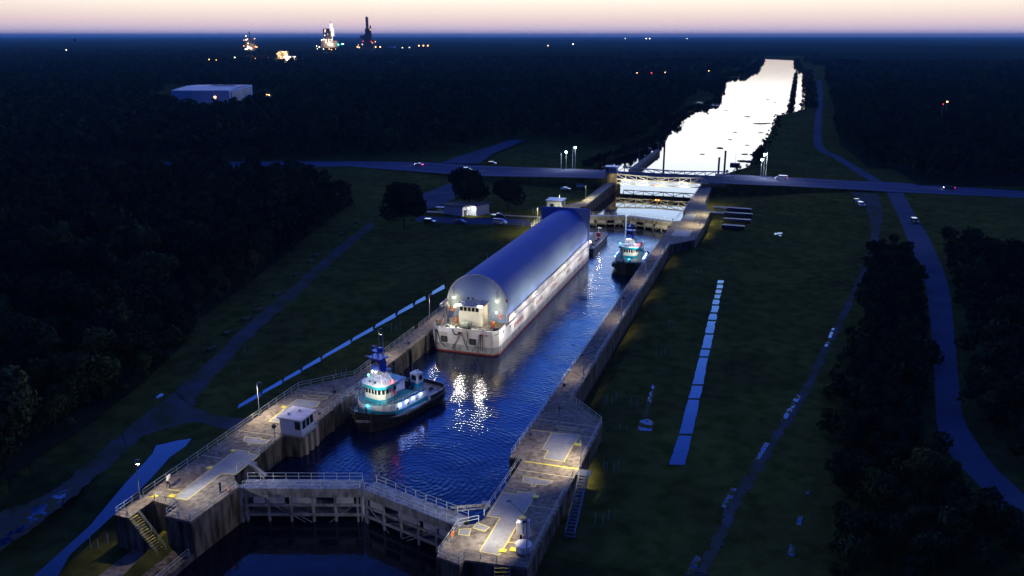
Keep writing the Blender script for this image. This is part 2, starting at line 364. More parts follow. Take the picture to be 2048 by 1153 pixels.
for hwl in (hw, hr):
    A = [U(x, a, z) for x, a, b, z in hwl]; B = [U(x, b, z) for x, a, b, z in hwl]; zz = [h[3] for h in hwl]; n = len(A)
    mb = MB().add([(*A[i], zz[i]) for i in range(n)] + [(*B[i], zz[i]) for i in range(n)], [(i, i + 1, n + i + 1, n + i) for i in range(n - 1)])
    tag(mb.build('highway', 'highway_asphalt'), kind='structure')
    mb = MB()
    for i in range(n - 1):
        for P_, sgn in ((A, 1), (B, -1)):
            o = lambda p, z: (p[0], p[1] + sgn * (z - ZG + .3) * .8, ZG - .2)
            mb.add([(*P_[i], zz[i] - .01), (*P_[i + 1], zz[i + 1] - .01), o(P_[i + 1], zz[i + 1]), o(P_[i], zz[i])], [(0, 1, 2, 3)])
    tag(mb.build('road_embankment', 'grass'), kind='structure')
    mb = MB()   # centre line dashes and edge lines
    for i in range(n - 1):
        for f0, wd in ((.12, .0035), (.50, .0035), (.9, .0035)):
            q = lambda k, f: (A[k][0] + (B[k][0] - A[k][0]) * f, A[k][1] + (B[k][1] - A[k][1]) * f, zz[k] + .012)
            mb.add([q(i, f0), q(i + 1, f0), q(i + 1, f0 + wd * 2), q(i, f0 + wd * 2)], [(0, 1, 2, 3)])
    tag(mb.build('road_markings', 'pale_line'), kind='structure')
Z1 = ZG + .02
def pix(l, z=ZG): return [U(x, y, z) for x, y in l]
strip('paved_road', pix([(1772, 383), (1795, 430), (1815, 480), (1848, 560), (1862, 660), (1869, 760), (1876, 860), (1905, 915), (1955, 968), (2048, 1062), (2200, 1230)]),
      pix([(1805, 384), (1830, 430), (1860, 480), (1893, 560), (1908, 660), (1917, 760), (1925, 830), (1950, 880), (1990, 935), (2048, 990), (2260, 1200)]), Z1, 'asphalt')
strip('north_road', pix([(1738, 362), (1700, 338), (1664, 315), (1635, 300), (1627, 280), (1630, 240), (1634, 210), (1636, 190), (1634, 160)]),
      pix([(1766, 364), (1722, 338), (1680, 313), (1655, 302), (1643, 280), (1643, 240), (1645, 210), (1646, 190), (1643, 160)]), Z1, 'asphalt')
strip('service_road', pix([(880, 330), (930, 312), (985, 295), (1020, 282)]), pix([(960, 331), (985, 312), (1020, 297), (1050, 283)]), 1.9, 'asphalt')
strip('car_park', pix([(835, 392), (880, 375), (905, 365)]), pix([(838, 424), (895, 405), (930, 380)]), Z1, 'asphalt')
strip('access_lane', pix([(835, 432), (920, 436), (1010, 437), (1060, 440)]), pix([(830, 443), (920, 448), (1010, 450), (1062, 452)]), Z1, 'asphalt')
strip('footpath', pix([(838, 421), (890, 424), (960, 423), (1000, 429), (1090, 434)]), pix([(838, 424), (890, 427), (960, 427), (1000, 431.5), (1090, 436.5)]), Z1 + .01, 'pale_concrete')
track = [((0, 1025), (0, 1100)), ((100, 985), (90, 1040)), ((200, 905), (200, 950)), ((270, 845), (290, 872)), ((330, 800), (375, 842)), ((372, 762), (395, 795)), ((420, 720), (445, 735)), ((500, 645), (520, 658)), ((600, 560), (618, 570)), ((680, 490), (696, 498)), ((740, 445), (752, 452))]
strip('dirt_track', pix([a for a, b in track]), pix([b for a, b in track]), Z1, 'wet_track')
strip('track_spur', pix([(355, 795), (400, 820), (455, 835), (505, 838)]), pix([(350, 850), (395, 845), (440, 856), (480, 868)]), Z1 + .01, 'wet_track')
rt = [((1385, 1153), (1412, 1153)), ((1425, 1080), (1445, 1085)), ((1462, 1000), (1482, 1010)), ((1508, 925), (1524, 938)), ((1558, 850), (1572, 860)), ((1606, 775), (1620, 783)), ((1654, 680), (1665, 688)), ((1694, 600), (1706, 606)), ((1725, 530), (1738, 536)), ((1740, 480), (1756, 484)), ((1735, 420), (1765, 425)), ((1700, 385), (1755, 388))]
strip('gravel_track', pix([a for a, b in rt]), pix([b for a, b in rt]), Z1, 'wet_track')
def puddle(name, pts): return tag(MB().sheet(pix(pts), Z1 + .02).build(name, 'wet_patch' if name == 'puddle' else 'stream_water' if name == 'stream' else 'puddle'), kind='structure')
puddle('stream', [(60, 1160), (110, 1115), (180, 1052), (250, 968), (290, 925), (305, 908), (312, 892), (330, 888), (355, 882), (383, 878), (372, 893), (340, 915), (300, 960), (250, 1010), (190, 1065), (140, 1110), (112, 1160)])
for k, (a, b) in enumerate([(475, 520), (523, 563), (566, 600), (603, 640), (643, 700), (703, 745), (749, 790), (794, 825), (829, 850), (862, 888)]):
    ya = lambda x: 818 - (x - 475) * .585
    puddle('drain_channel', [(a, ya(a)), (a + 3, ya(a) - 8), (b, ya(b) - 7 + (x_ if (x_ := (k % 3) * .6) else 0)), (b + 2, ya(b) + 1)])
random.seed(3)
ys = [930, 902, 872, 868, 835, 800, 797, 772, 769, 742, 716, 713, 700, 697, 684, 670, 667, 655, 643, 640, 628, 625, 612, 609, 600, 597, 590, 587, 580, 577, 570, 567, 561]
def rc(y): t = (930 - y) / 369; return 1354 + 88 * t ** .92, 10 * (1 - t) ** 1.0 + 5.3
i = 0
while i < len(ys) - 1:
    y0, y1 = ys[i], ys[i + 1]
    if y0 - y1 > 4:
        (c0, w0), (c1, w1) = rc(y0), rc(y1); j = lambda: random.uniform(-1.2, 1.2)
        puddle('drain_puddle', [(c0 - w0 + j(), y0), (c0 + w0 + j(), y0 + .5), ((c0 + c1) / 2 + (w0 + w1) / 2 + j(), (y0 + y1) / 2), (c1 + w1 + j(), y1 + .6), (c1 - w1 + j(), y1), ((c0 + c1) / 2 - (w0 + w1) / 2 + j(), (y0 + y1) / 2)])
    i += 1
for pl in ([(1275, 862), (1280, 842), (1295, 838), (1310, 845), (1302, 863)], [(1284, 838), (1298, 790), (1305, 770), (1309, 775), (1303, 800), (1294, 835)], [(1370, 1153), (1392, 1110), (1403, 1118), (1390, 1145)], [(1442, 1015), (1462, 975), (1474, 978), (1464, 1000), (1452, 1018)],
           [(1506, 925), (1530, 885), (1540, 888), (1520, 918)], [(1560, 845), (1592, 790), (1602, 794), (1572, 842)], [(1648, 695), (1665, 655), (1670, 658), (1655, 694)], [(305, 800), (322, 787), (328, 790), (312, 803)], [(1548, 470), (1550, 465), (1566, 466), (1562, 473)],
           [(1592, 1050), (1598, 1030), (1606, 1032), (1602, 1052)], [(1575, 1110), (1580, 1088), (1592, 1092), (1588, 1115)], [(1612, 988), (1616, 980), (1622, 982), (1618, 990)], [(1385, 206), (1400, 204), (1438, 208), (1436, 213), (1410, 211)], [(0, 1075), (60, 1020), (120, 985), (150, 975), (110, 1015), (50, 1060), (0, 1105)]):
    puddle('puddle', pl)

# ------------------------------------------------------------------ lock walls
LW = [(-73.2, 84.6), (-72.6, 94.9), (-74.6, 96.6), (-75.8, 98), (-75.8, 111.8), (-73.2, 112.2), (LX, 300), (LX, 303), (-75.4, 305), (-75.4, 320), (-74, 322), (-74, 392), (-78, 392), (-78, 330), (-84, 318), (-84, 280), (-77, 268), (-76.9, 138.5), (-81.1, 133.6), (-84.2, 129.8), (-84.3, 88), (-77.6, 87.2), (-77.6, 84.8)]
RW = [(-38.4, 87.4), (-38.4, 94.7), (-36.2, 96.2), (-35.7, 97.5), (-35.7, 115.6), (RX, 115.7), (RX, 303), (-35.6, 305), (-35.6, 321), (-36.8, 323), (-36.8, 392), (-32, 392), (-31, 345), (-27, 325), (-26.6, 300), (-27.2, 276.3), (-34, 266.9), (-34, 140.4), (-26.6, 132.6), (-26.7, 88.6), (-34.7, 87.8), (-34.9, 86.6)]
def lockwall(poly, label, plates, lines, thick, pads, panels):
    c = (sum(p[0] for p in poly) / len(poly), 200, 0)
    root = empty('lock_wall', (c[0], 84, 0), label, 'lock wall')
    MB().prism(poly, -5, ZT - .35).build('wall_body', 'concrete_wall', root, True)
    big = [(x, y) for x, y in poly]
    MB().prism(big, ZT - .35, ZT).build('deck_slab', 'concrete', root, True, bevel=.05)
    for pl, m in plates:
        q = MB().prism(pl, ZT - .02, ZT + .012).build('cover_plate', m, root, True)
        mb = MB(); n = len(pl)
        for k in range(n): ln_(mb, pl[k], pl[(k + 1) % n], .13)
        o = mb.build('plate_outline', 'yellow_paint', root, True)
    for a, b, wd, m in lines:
        mb = MB(); ln_(mb, a, b, wd); mb.build('painted_line', m, root, True)
    for p in pads: MB().box(p[0] - .45, p[0] + .45, p[1] - .4, p[1] + .4, ZT - .01, ZT + .10).build('yellow_pad', 'bright_yellow', root, True)
    for (x0, x1, y0, y1, za, zb, m) in panels: MB().box(x0, x1, y0, y1, za, zb).build('fender_strip', m, root, True)
    return root
def ln_(mb, a, b, wd):
    a, b = Vector(a), Vector(b); d = (b - a).normalized(); n = Vector((-d.y, d.x)) * wd / 2; a = a - d * wd * .5; b = b + d * wd * .5
    mb.prism([tuple(a + n), tuple(b + n), tuple(b - n), tuple(a - n)], ZT + .006, ZT + .018)
def zl(pair, zf): a, b = zf(list(pair)); return a, b
PR = [(z4([(510, 635), (600, 645), (610, 628), (715, 643), (705, 668), (675, 715), (620, 800), (545, 935), (490, 1022), (368, 1000), (495, 792), (415, 782)]), 'steel_plate'),
      (z4([(815, 265), (985, 278), (978, 300), (945, 345), (890, 445), (765, 425), (792, 375), (755, 370), (800, 290)]), 'steel_plate'),
      (z4([(640, 537), (725, 545), (735, 552), (820, 562), (812, 575), (778, 590), (720, 585), (710, 600), (688, 597), (690, 580), (635, 570)]), 'steel_plate'),
      (z4([(845, 223), (1008, 245), (1003, 256), (930, 250), (845, 236)]), 'concrete'),
      (z4([(243, 862), (315, 858), (302, 903), (238, 895)]), 'steel_plate'), (z4([(352, 822), (430, 850), (400, 875), (328, 855)]), 'steel_plate')]
LR_ = [((650, 443), (975, 490), .3, 'bright_yellow'), ((612, 495), (955, 545), .14, 'pale_line'), ((720, 180), (1105, 230), .14, 'pale_line'), ((690, 248), (815, 264), .2, 'yellow_paint'), ((985, 286), (1080, 298), .2, 'yellow_paint'), ((680, 715), (845, 742), .14, 'pale_line'), ((540, 940), (650, 958), .16, 'yellow_paint')]
LR2 = [(*z4([a, b]), wd, m) for a, b, wd, m in LR_]
LR2 += [((-37.4, y), (-34.4, y + .1), .12, 'pale_line') for y in (160.5, 188, 222, 246)] + [((-37, 291), (-31, 291), .12, 'pale_line')]
RIGHT = lockwall(RW, 'long concrete right lock wall with grey steel plates outlined in yellow', PR + [([(-35.2, 280), (-29.8, 280), (-29.8, 290), (-35.2, 290)], 'steel_plate'), ([(-35, 308), (-31.5, 308), (-31.5, 318), (-35, 318)], 'steel_plate')], LR2, 0, z4([(577, 990), (512, 997), (637, 790), (715, 663), (975, 340)]), [])
PL = [(pix([(347.7, 995.2), (373.3, 1000.6), (444, 947.6), (471, 950), (518.6, 911), (495.4, 907.3), (499, 903.6), (473, 899.4)], 4), 'steel_plate'),
      (z2([(205, 630), (300, 640), (335, 640), (340, 652), (405, 660), (370, 690), (265, 685), (245, 700), (228, 697), (240, 680), (190, 668)]), 'steel_plate'),
      (z2([(630, 325), (820, 345), (790, 385), (730, 395), (600, 515), (540, 520), (400, 505), (500, 425), (560, 375)]), 'steel_plate'),
      (z2([(690, 288), (882, 308), (865, 321), (760, 318), (685, 301)]), 'concrete')]
LL_ = [(*z2([(630, 245), (1070, 297)]), .14, 'pale_line'), (*z2([(150, 580), (490, 625)]), .14, 'pale_line'), (*z1([(835, 45), (1010, 72)]), .14, 'pale_line'), (*z1([(560, 325), (655, 338)]), .16, 'yellow_paint'), (*z1([(335, 375), (440, 390)]), .16, 'yellow_paint')]
pan = [(-73.15, -72.75, y, y + .9, -.6, 3.7, 'pale_concrete') for y in (113.2, 114.9, 116.6)] + [(-73.15, -72.85, y, y + .45, -.6, 3.9, 'concrete_wall') for y in (122.5, 126, 129.5, 133, 140, 148, 156, 164)]
LEFT = lockwall(LW, 'long concrete left lock wall carrying the white control booth', PL, LL_, 0, z1([(447, 385), (592, 380), (900, 150), (1095, 10)]) + [U(568, 815)], pan)
# lamp-lit posts, ladder recesses, bollards on the walls
def bollard(x, y, label):
    r = empty('mooring_bollard', (x, y, ZT), label, 'bollard', 'mooring bollards on the lock walls')
    MB().bar((0, 0, 0), (0, 0, .45), .22, 10).build('post', 'dark_steel', r, smooth=False); MB().bar((0, 0, .45), (0, 0, .58), .32, 10).build('cap', 'dark_steel', r)
for x, y, lb in ((-74.2, 120.5, 'dark mooring bollard on the left wall just past the control booth'), (-74.4, 158, 'dark mooring bollard on the left wall between the near tug and the barge'), (-36.9, 124, 'dark mooring bollard on the right wall beside the upper yellow lined plate'), (-36.9, 146, 'dark mooring bollard on the right wall near the standing person'), (-36.9, 205, 'dark mooring bollard on the narrow right wall before the far tug')):
    bollard(x, y, lb)

# railings ------------------------------------------------------------------
def rail_post_mesh(h, r):
    mb = MB().box(-r, r, -r, r, 0, h).box(-r * 2.2, r * 2.2, -r * 2.2, r * 2.2, 0, .04); me = bpy.data.meshes.new('post'); me.from_pydata(mb.v, [], mb.f); me.materials.append(M['rail_paint']); return me
POSTS = {}
def railing(label, pts, step=2.4, r=.035, h=1.05, z=ZT, curve=None):
    pts = [(p[0], p[1], p[2] if len(p) > 2 else z) for p in pts]
    root = empty('railing', pts[0], label, 'railing')
    for nm, hh in (('top_rail', h), ('middle_rail', h * .52)):
        mb = MB()
        for a, b in zip(pts, pts[1:]): mb.bar((a[0], a[1], a[2] + hh), (b[0], b[1], b[2] + hh), r, 4)
        mb.build(nm, 'rail_paint', root, True)
    if (h, r) not in POSTS: POSTS[(h, r)] = rail_post_mesh(h, r)
    for j, (a, b) in enumerate(zip(pts, pts[1:])):
        n = max(1, round((Vector(b) - Vector(a)).length / step))
        for k in range(n + (1 if j == len(pts) - 2 else 0)):
            t = k / n; o = bpy.data.objects.new('post', POSTS[(h, r)]); col.objects.link(o); o.parent = root
            o.location = [a[i] + (b[i] - a[i]) * t - pts[0][i] for i in range(3)]
    return root
railing('long pale railing along the outer edge of the left wall behind the booth', [(-84.1, 88.3), (-84.0, 129.8), (-81, 133.5), (-76.8, 138.3), (-76.7, 166)], 2.5)
railing('outer railing of the left wall running beside the barge', [(-76.7, 168.5), (-76.8, 267.5), (-83.7, 280), (-83.7, 317)], 3.4, .045)
railing('inner railing on the left wall edge above the open gate recess', [(-75.7, 98.6), (-75.7, 110.4)], 2)
railing('inner railing on the left wall between booth and near tug', [(-73.4, 117.6), (-73.4, 136)], 2.3)
railing('railing along the water side at the near end of the left wall', [(-73.4, 84.9), (-72.9, 94.4)], 2)
railing('low railing across the blunt near end of the left wall', [(-77.4, 87.4), (-77.4, 85.0), (-73.4, 84.8)], 2)
railing('railing between the left deck and the head of the concrete stairs', [(-81.8, 87.9), (-77.6, 87.4)], 2)
railing('railing along the water edge of the right wall from near gate to recess end', [(-35.9, 98.5), (-35.9, 114.8)], 2.2)
railing('railing on the water edge of the right wall beside the upper plate', [(-37.7, 116), (-37.7, 143), (-37.7, 158)], 2.3)
railing('water side railing of the narrow right wall from the tall lamp to the far tug', [(-37.7, 160), (-37.7, 262)], 3.2, .045)
railing('railing on the bulged outer edge of the right wall behind the yellow lines', [(-26.8, 116.5), (-26.8, 132.4), (-34.2, 140.2), (-34.2, 158)], 2.3)
railing('outer railing of the narrow right wall above the dark grass', [(-34.2, 160), (-34.2, 266.5), (-27.4, 276.3)], 3.2, .05)
railing('outer railing of the right wall beside the near lamp post and cabinet', [(-26.9, 90.6), (-26.9, 112.6)], 2.2)
railing('railing round the stepped near end of the right wall', [(-36, 96.6), (-38.2, 94.8), (-38.2, 87.6), (-35, 86.8), (-34.8, 88), (-30.6, 88.4)], 2)
railing('short railing beside the yellow steps at the near end of the right wall', [(-29, 88.6), (-26.9, 88.8)], 1.1)
railing('far railing on the right wall beyond the far tug', [(-37.2, 306), (-36.5, 323), (-36.5, 380)], 3.8, .05)
railing('far railing on the left wall near the bridge pier', [(-74.3, 323), (-74.3, 379)], 3.8, .05)
railing('railing on the low bank wall below the left stairs', [(-73.6, 84.0, -.9), (-73.6, 78, -.9), (-73.6, 74, -.9), (-73.6, 66, -.9)], 2)
tag(MB().box(-76.6, -73.2, 60, 84.55, -5, -.9).build('low_bank_wall', 'concrete_wall'), 'low concrete bank wall under the railing at the bottom left', 'wall')
tag(MB().box(-82, -76.6, 70, 83.4, -1.1, -.97).build('lower_path', 'concrete'), kind='structure')

# stairs ------------------------------------------------------------------
def stairs(label, p, q, wdt, z0, z1, n, railside=True, tread='bright_yellow', body='concrete_wall', solid=True):
    root = empty('stairs', (p[0], p[1], z1), label, 'stairs'); p, q = Vector(p), Vector(q); d = (q - p) / n; nn = Vector((-d.y, d.x)).normalized() * wdt / 2
    for k in range(n):
        z = z0 + (z1 - z0) * (k + 1) / n; a, b = p + d * k, p + d * (k + 1)
        MB().prism([tuple(a + nn), tuple(b + nn), tuple(b - nn), tuple(a - nn)], (z1 - .3) if solid else z - .06, z).build('step', body if solid else 'dark_steel', root, True)
        e = d.normalized() * .1
        if tread: MB().prism([tuple(b - e + nn * .96), tuple(b + nn * .96), tuple(b - nn * .96), tuple(b - e - nn * .96)], z + .004, z + .02).build('step_nosing', tread, root, True)
    for s in (1, -1):
        mb = MB(); o = nn * s
        for hh in (.55, 1.0): mb.bar((*(p + o), z0 + hh), (*(q + o), z1 + hh), .03)
        for t in (0, .25, .5, .75, 1): c = p + (q - p) * t + o; z = z0 + (z1 - z0) * t; mb.bar((*c, z), (*c, z + 1), .03)
        mb.build('handrail', 'rail_paint', root, True)
        if not solid: MB().bar((*(p + o), z0 - .1), (*(q + o), z1 - .1), .1).build('stringer', 'dark_steel', root, True)
    return root
lf = empty('stair_landing', (-83, 85.5, 1), 'concrete landing block at the head of the left stairs', 'landing')
MB().box(-84.4, -81.9, 82.9, 87.95, -2, ZT - .02).build('block', 'concrete_wall', lf, True); MB().box(-84.4, -81.9, 82.85, 87.98, ZT - .02, ZT + .01).build('top_slab', 'concrete', lf, True)
railing('railing around the outer corner of the left stair landing', [(-84.2, 87.8), (-84.2, 83.1), (-82.4, 83.1)], 1.6)
stairs('concrete stairs with yellow nosings descending at the near end of the left wall', (-81.9, 83.6), (-77.2, 83.0), 1.5, ZT, -.7, 17)
stairs('yellow nosed steps at the near end of the right wall', (-29.9, 88.3), (-28.6, 84.6), 1.9, ZT, 1.6, 9)
stairs('tall steel stairs down the outer side of the right wall', (-25.4, 113.4), (-24.4, 101.2), 1.3, ZT, 1.2, 18, tread=None, solid=False)
tag(MB().box(-26.6, -24.6, 113.4, 115.4, ZT - .12, ZT).build('stair_platform', 'dark_steel'), 'steel grating platform at the head of the tall right stairs', 'platform')

# control booth ------------------------------------------------------------------
b = empty('control_booth', (-74.1, 113.4, ZT), 'small white control booth with pinkish flat roof overhanging the chamber', 'booth')
MB().box(-76.3, -72.3, 111.6, 115.6, 4.28, 7.05).build('walls', 'booth_white', b, True)
MB().box(-76.55, -72.0, 111.2, 116.0, 7.05, 7.28).build('roof', 'roof_white', b, True, bevel=.03)
MB().box(-76.3, -72.1, 111.5, 115.8, 4.0, 4.28).build('floor_slab', 'galvanised', b, True)
for i in range(3):
    f = MB().box(-72.3, -72.24, 111.9 + i * 1.18, 112.85 + i * 1.18, 5.35, 6.75).build('window', 'window_glass', b, True)
    MB().box(-72.3, -72.2, 112.87 + i * 1.18, 113.0 + i * 1.18, 5.3, 6.8).build('window_frame', 'booth_white', f, False)
    f.children[0].location = (74.1, -113.4, -ZT)
MB().box(-73.5, -72.5, 111.55, 111.6, 5.35, 6.75).build('window', 'window_glass', b, True)
MB().box(-76.35, -76.3, 112.6, 113.6, 4.3, 6.4).build('door', 'gate_panel', b, True)
for x, y in ((-75.4, 113), (-74.3, 114.6)): MB().bar((x, y, 7.28), (x, y, 7.45), .25, 10).build('roof_vent', 'galvanised', b, True)
mb = MB()
for z in (4.75, 5.1): mb.bar((-71.9, 111.3, z), (-71.9, 116, z), .03).bar((-73.6, 111.2, z), (-71.9, 111.3, z), .03)
for y in (111.3, 112.5, 113.7, 114.9, 116): mb.bar((-71.9, y, 4.1), (-71.9, y, 5.1), .03)
mb.build('balcony_rail', 'rail_paint', b, True)
mb = MB()
for y in (111.9, 113.5, 115.2): mb.bar((-72.1, y, 4.0), (-73.15, y, 2.9), .07)
mb.build('bracket', 'dark_steel', b, True)

# lamp posts on the walls ------------------------------------------------------------------
def lamppost(x, y, z, arm, label, power=520, h=6.0, color=(1, .84, .62), lean=None):
    r = empty('lamp_post', (x, y, z), label, 'lamp post', 'floodlight posts along the lock walls')
    MB().bar((0, 0, 0), (0, 0, h), .09, 8, .06).box(-.16, .16, -.16, .16, 0, .25).build('pole', 'galvanised', r)
    ax, ay = arm
    if ax or ay: MB().bar((0, 0, h - .05), (ax, ay, h + .25), .045, 6).build('arm', 'dark_steel', r)
    n = math.hypot(ax, ay) or 1
    MB().box(ax - .28, ax + .28, ay - .14, ay + .14, h + .14, h + .28).build('lamp_head', 'dark_steel', r)
    light('lamp_light', r, (ax, ay, h + .08), power * (6.0 if y < 135 else 10.0 if x < -76.95 or x > -31 else 3.4), color, size=R(122 if (x > -31 and y < 130) else 150), target=(ax + (4 if (x < -50 and y < 200) else -4 if (x > -50 and y < 300) else 0), ay, 0), radius=.2)
    return r
lamppost(-84.0, 87.5, ZT, (.5, 0), 'slim white lamp post at the outer corner of the left wall near end', 620)
lamppost(-83.9, 116.9, ZT, (.5, 0), 'slim white lamp post on the left wall behind the control booth', 800)
lamppost(-76.7, 148.9, ZT, (.5, 0), 'lamp post on the left wall behind the near tug mast', 520)
lamppost(-76.6, 174.6, ZT, (.5, 0), 'lamp post on the left wall by the barge foredeck', 420)
lamppost(-76.9, 215.6, ZT, (1.9, .2), 'lamp post showing only its arm over the blue barge cover', 300)
lamppost(-82.1, 282.7, ZT, (.5, 0), 'lamp post on the grass side left of the barge stern', 700, color=(1, .92, .5))
lamppost(-81.5, 310, ZT, (.5, 0), 'lamp post beside the grey kiosk on the left wall', 700, color=(1, .92, .5))
lamppost(-77.2, 335.0, ZT, (.5, 0), 'lamp post near the parked cars by the bridge', 700, color=(1, .92, .5))
lamppost(-27.3, 90.4, ZT, (-3.2, 2.6), 'lamp post with long arm beside the white cabinet on the right wall', 600)
lamppost(-26.5, 116.0, ZT, (-.5, 0), 'lamp post on the right wall at the head of the tall stairs', 900)
lamppost(-34.4, 151.1, ZT, (-2.4, .6), 'lamp post with arm over the water on the narrow right wall', 420)
lamppost(-34.3, 188.4, ZT, (-.6, 0), 'lamp post on the narrow right wall halfway to the far tug', 420)
lamppost(-34.2, 221.3, ZT, (-.6, 0), 'lamp post on the right wall just before the far tug', 420)
lamppost(-34.2, 256, ZT, (-.6, 0), 'lamp post on the right wall beside the far tug stern', 420)
lamppost(-28.2, 298, ZT, (-.6, 0), 'lamp post on the far widened part of the right wall', 520, color=(1, .85, .5))
lamppost(-30.2, 350, ZT, (-.6, 0), 'lamp post on the right wall nearest the bridge', 420)
lamppost(-27.6, 318, 1.0, (-.5, 0), 'lamp post on the grass beyond the far right plate', 420, color=(1, .92, .5), h=8)
FLOODS = [(-34.4, 151.1, (-64, 168, 2), 2400), (-76.7, 148.9, (-66, 167, 3), 1300)]
for fx, fy, tg, pw in FLOODS:
    rr_ = min((o for o in bpy.data.objects if o.name.startswith('lamp_post')), key=lambda o: (o.location.x - fx) ** 2 + (o.location.y - fy) ** 2)
    sg = -1 if fx > -50 else 1
    MB().box(sg * .35 - .2, sg * .35 + .2, -.25, .25, 4.6, 4.95).build('floodlight', 'dark_steel', rr_)  # housing and spot added to this post to brighten the barge bow
    loc = Vector((sg * .7, 0, 4.8)); light('added_barge_flood', rr_, loc, pw * 5, (1, .93, .84), size=R(46), target=Vector(tg) - Vector((rr_.location.x, rr_.location.y, ZT)), radius=.08, blend=.9)
for fx, fy, tg in ((-84, 87.5, (-64, 98, 2)), (-27.3, 90.4, (-48, 97.5, 2))):
    rr_ = min((o for o in bpy.data.objects if o.name.startswith('lamp_post')), key=lambda o: (o.location.x - fx) ** 2 + (o.location.y - fy) ** 2)
    sg = 1 if fx < -50 else -1; MB().box(sg * .3 - .2, sg * .3 + .2, -.25, .25, 5.2, 5.55).build('floodlight', 'dark_steel', rr_)
    light('gate_flood', rr_, (sg * .75, 0, 5.35), 6500, (1, .95, .88), size=R(70), target=Vector(tg) - Vector((rr_.location.x, rr_.location.y, ZT)), radius=.08, blend=.8)
def signal(x, y, label, h=3):
    r = empty('signal_light', (x, y, ZT), label, 'signal'); MB().bar((0, 0, 0), (0, 0, h), .05, 6).build('pole', 'dark_steel', r)
    MB().bar((0, -.1, h), (0, .12, h), .38, 12).build('backing_board', 'black_rubber', r); MB().box(-.18, .18, -.3, -.1, h - .3, h + .3).build('lamp_housing', 'dark_steel', r)
signal(-75.4, 108.6, 'black round signal on a post just in front of the control booth')
signal(-73.9, 125.3, 'dark signal post on the left wall edge by the near tug bow', 2.4)

# gates ------------------------------------------------------------------
def gate_leaf(p, q, up, label, group, lit=False):
    """leaf from hinge p to mitre q; 'up' = +1 if local +y is upstream"""
    p, q = Vector(p), Vector(q); Lg = (q - p).length; ang = math.atan2(q.y - p.y, q.x - p.x)
    r = empty('lock_gate_leaf', (p.x, p.y, 0), label, 'lock gate', group, ang); s = up; Y = lambda a, b: (min(a * s, b * s), max(a * s, b * s))
    y0, y1 = Y(0, 2.7); MB().box(.2, Lg - .15, y0, y1, 3.55, 3.7).build('walkway', 'gate_paint', r)
    y0, y1 = Y(-.12, 0); MB().box(0, Lg - .1, y0, y1, 2.75, 3.72).build('fascia_beam', 'gate_paint', r)
    y0, y1 = Y(2.2, 2.5); MB().box(.2, Lg - .1, y0, y1, -4, 3.5).build('skin_plate', 'gate_dark', r)
    for z in (2.5, .95, -.62):
        y0, y1 = Y(0, 2.2); MB().box(.3, Lg - .3, y0, y1, z - .1, z + .1).build('girder', 'gate_paint', r)
        y0, y1 = Y(-.06, 0.0); MB().box(.3, Lg - .3, y0, y1, z - .24, z + .24).build('girder_flange', 'gate_paint', r)
    n = 5; st = (Lg - 1.4) / n
    for k in range(n + 1):
        x = .7 + k * st; y0, y1 = Y(-.1, .35); MB().box(x - .16, x + .16, y0, y1, -4, 2.74).build('upright', 'gate_paint', r)
    for x0, x1 in ((.1, .36), (.42, .62), (.78, .93)):
        y0, y1 = Y(.05, .12); MB().box(Lg * x0, Lg * x1, y0, y1, 1.2, 2.25).build('buoyancy_panel', 'gate_panel', r)
    for a, b in ((.28, .58), (.33, .63), (.92, .68)):
        MB().bar((Lg * a, -.16 * s, .9), (Lg * b, -.16 * s, -2.4), .07).build('diagonal_brace', 'gate_paint', r)
    y0, y1 = Y(-.3, .7); MB().box(-.3, .3, y0, y1, -4, 3.9).build('hinge_post', 'gate_paint', r)
    y0, y1 = Y(0, 2.4); MB().box(Lg - .3, Lg - .05, y0, y1, -4, 3.5).build('mitre_post', 'gate_paint', r)
    for yy in (.1, 2.6):
        mb = MB(); nn = int(Lg / 1.9)
        for hh in (.55, 1.1): mb.bar((.4, yy * s, 3.7 + hh), (Lg - .3, yy * s, 3.7 + hh), .035)
        for k in range(nn + 1): x = .4 + (Lg - .7) * k / nn; mb.box(x - .035, x + .035, yy * s - .035, yy * s + .035, 3.7, 4.8)
        mb.build('railing', 'rail_paint', r)
    return r
gate_leaf((-72.6, 94.9), (-55.6, 100.3), 1, 'left leaf of the near lock gate with railed walkway', 'leaves of the near lock gate')
gate_leaf((-38.3, 95.2), (-55.4, 100.3), -1, 'right leaf of the near lock gate sloping to the right wall', 'leaves of the near lock gate')
gate_leaf((-73.0, 302.6), (-55.7, 308.0), 1, 'left leaf of the far lock gate partly behind the barge', 'leaves of the far lock gate')
gate_leaf((-38.1, 302.6), (-55.5, 308.0), -1, 'right leaf of the far yellow lit lock gate', 'leaves of the far lock gate')
for x, lb, fr in ((-74.9, 'grey operating strut linking the left wall to the near gate leaf', 1), (-36.8, 'grey operating strut linking the right wall to the near gate leaf', -1)):
    r = empty('gate_strut', (x, 98, 3.5), lb, 'strut')
    MB().bar((0, 3.5, .3), (fr * 4.2, .9, .5), .22, 6).build('arm', 'gate_paint', r); MB().box(-.5, .5, 3.0, 4.0, 0, .6).build('hinge_block', 'gate_paint', r)
    MB().bar((0, 3.5, -.2), (fr * 4, .6, .1), .12, 6).build('lower_arm', 'gate_paint', r)
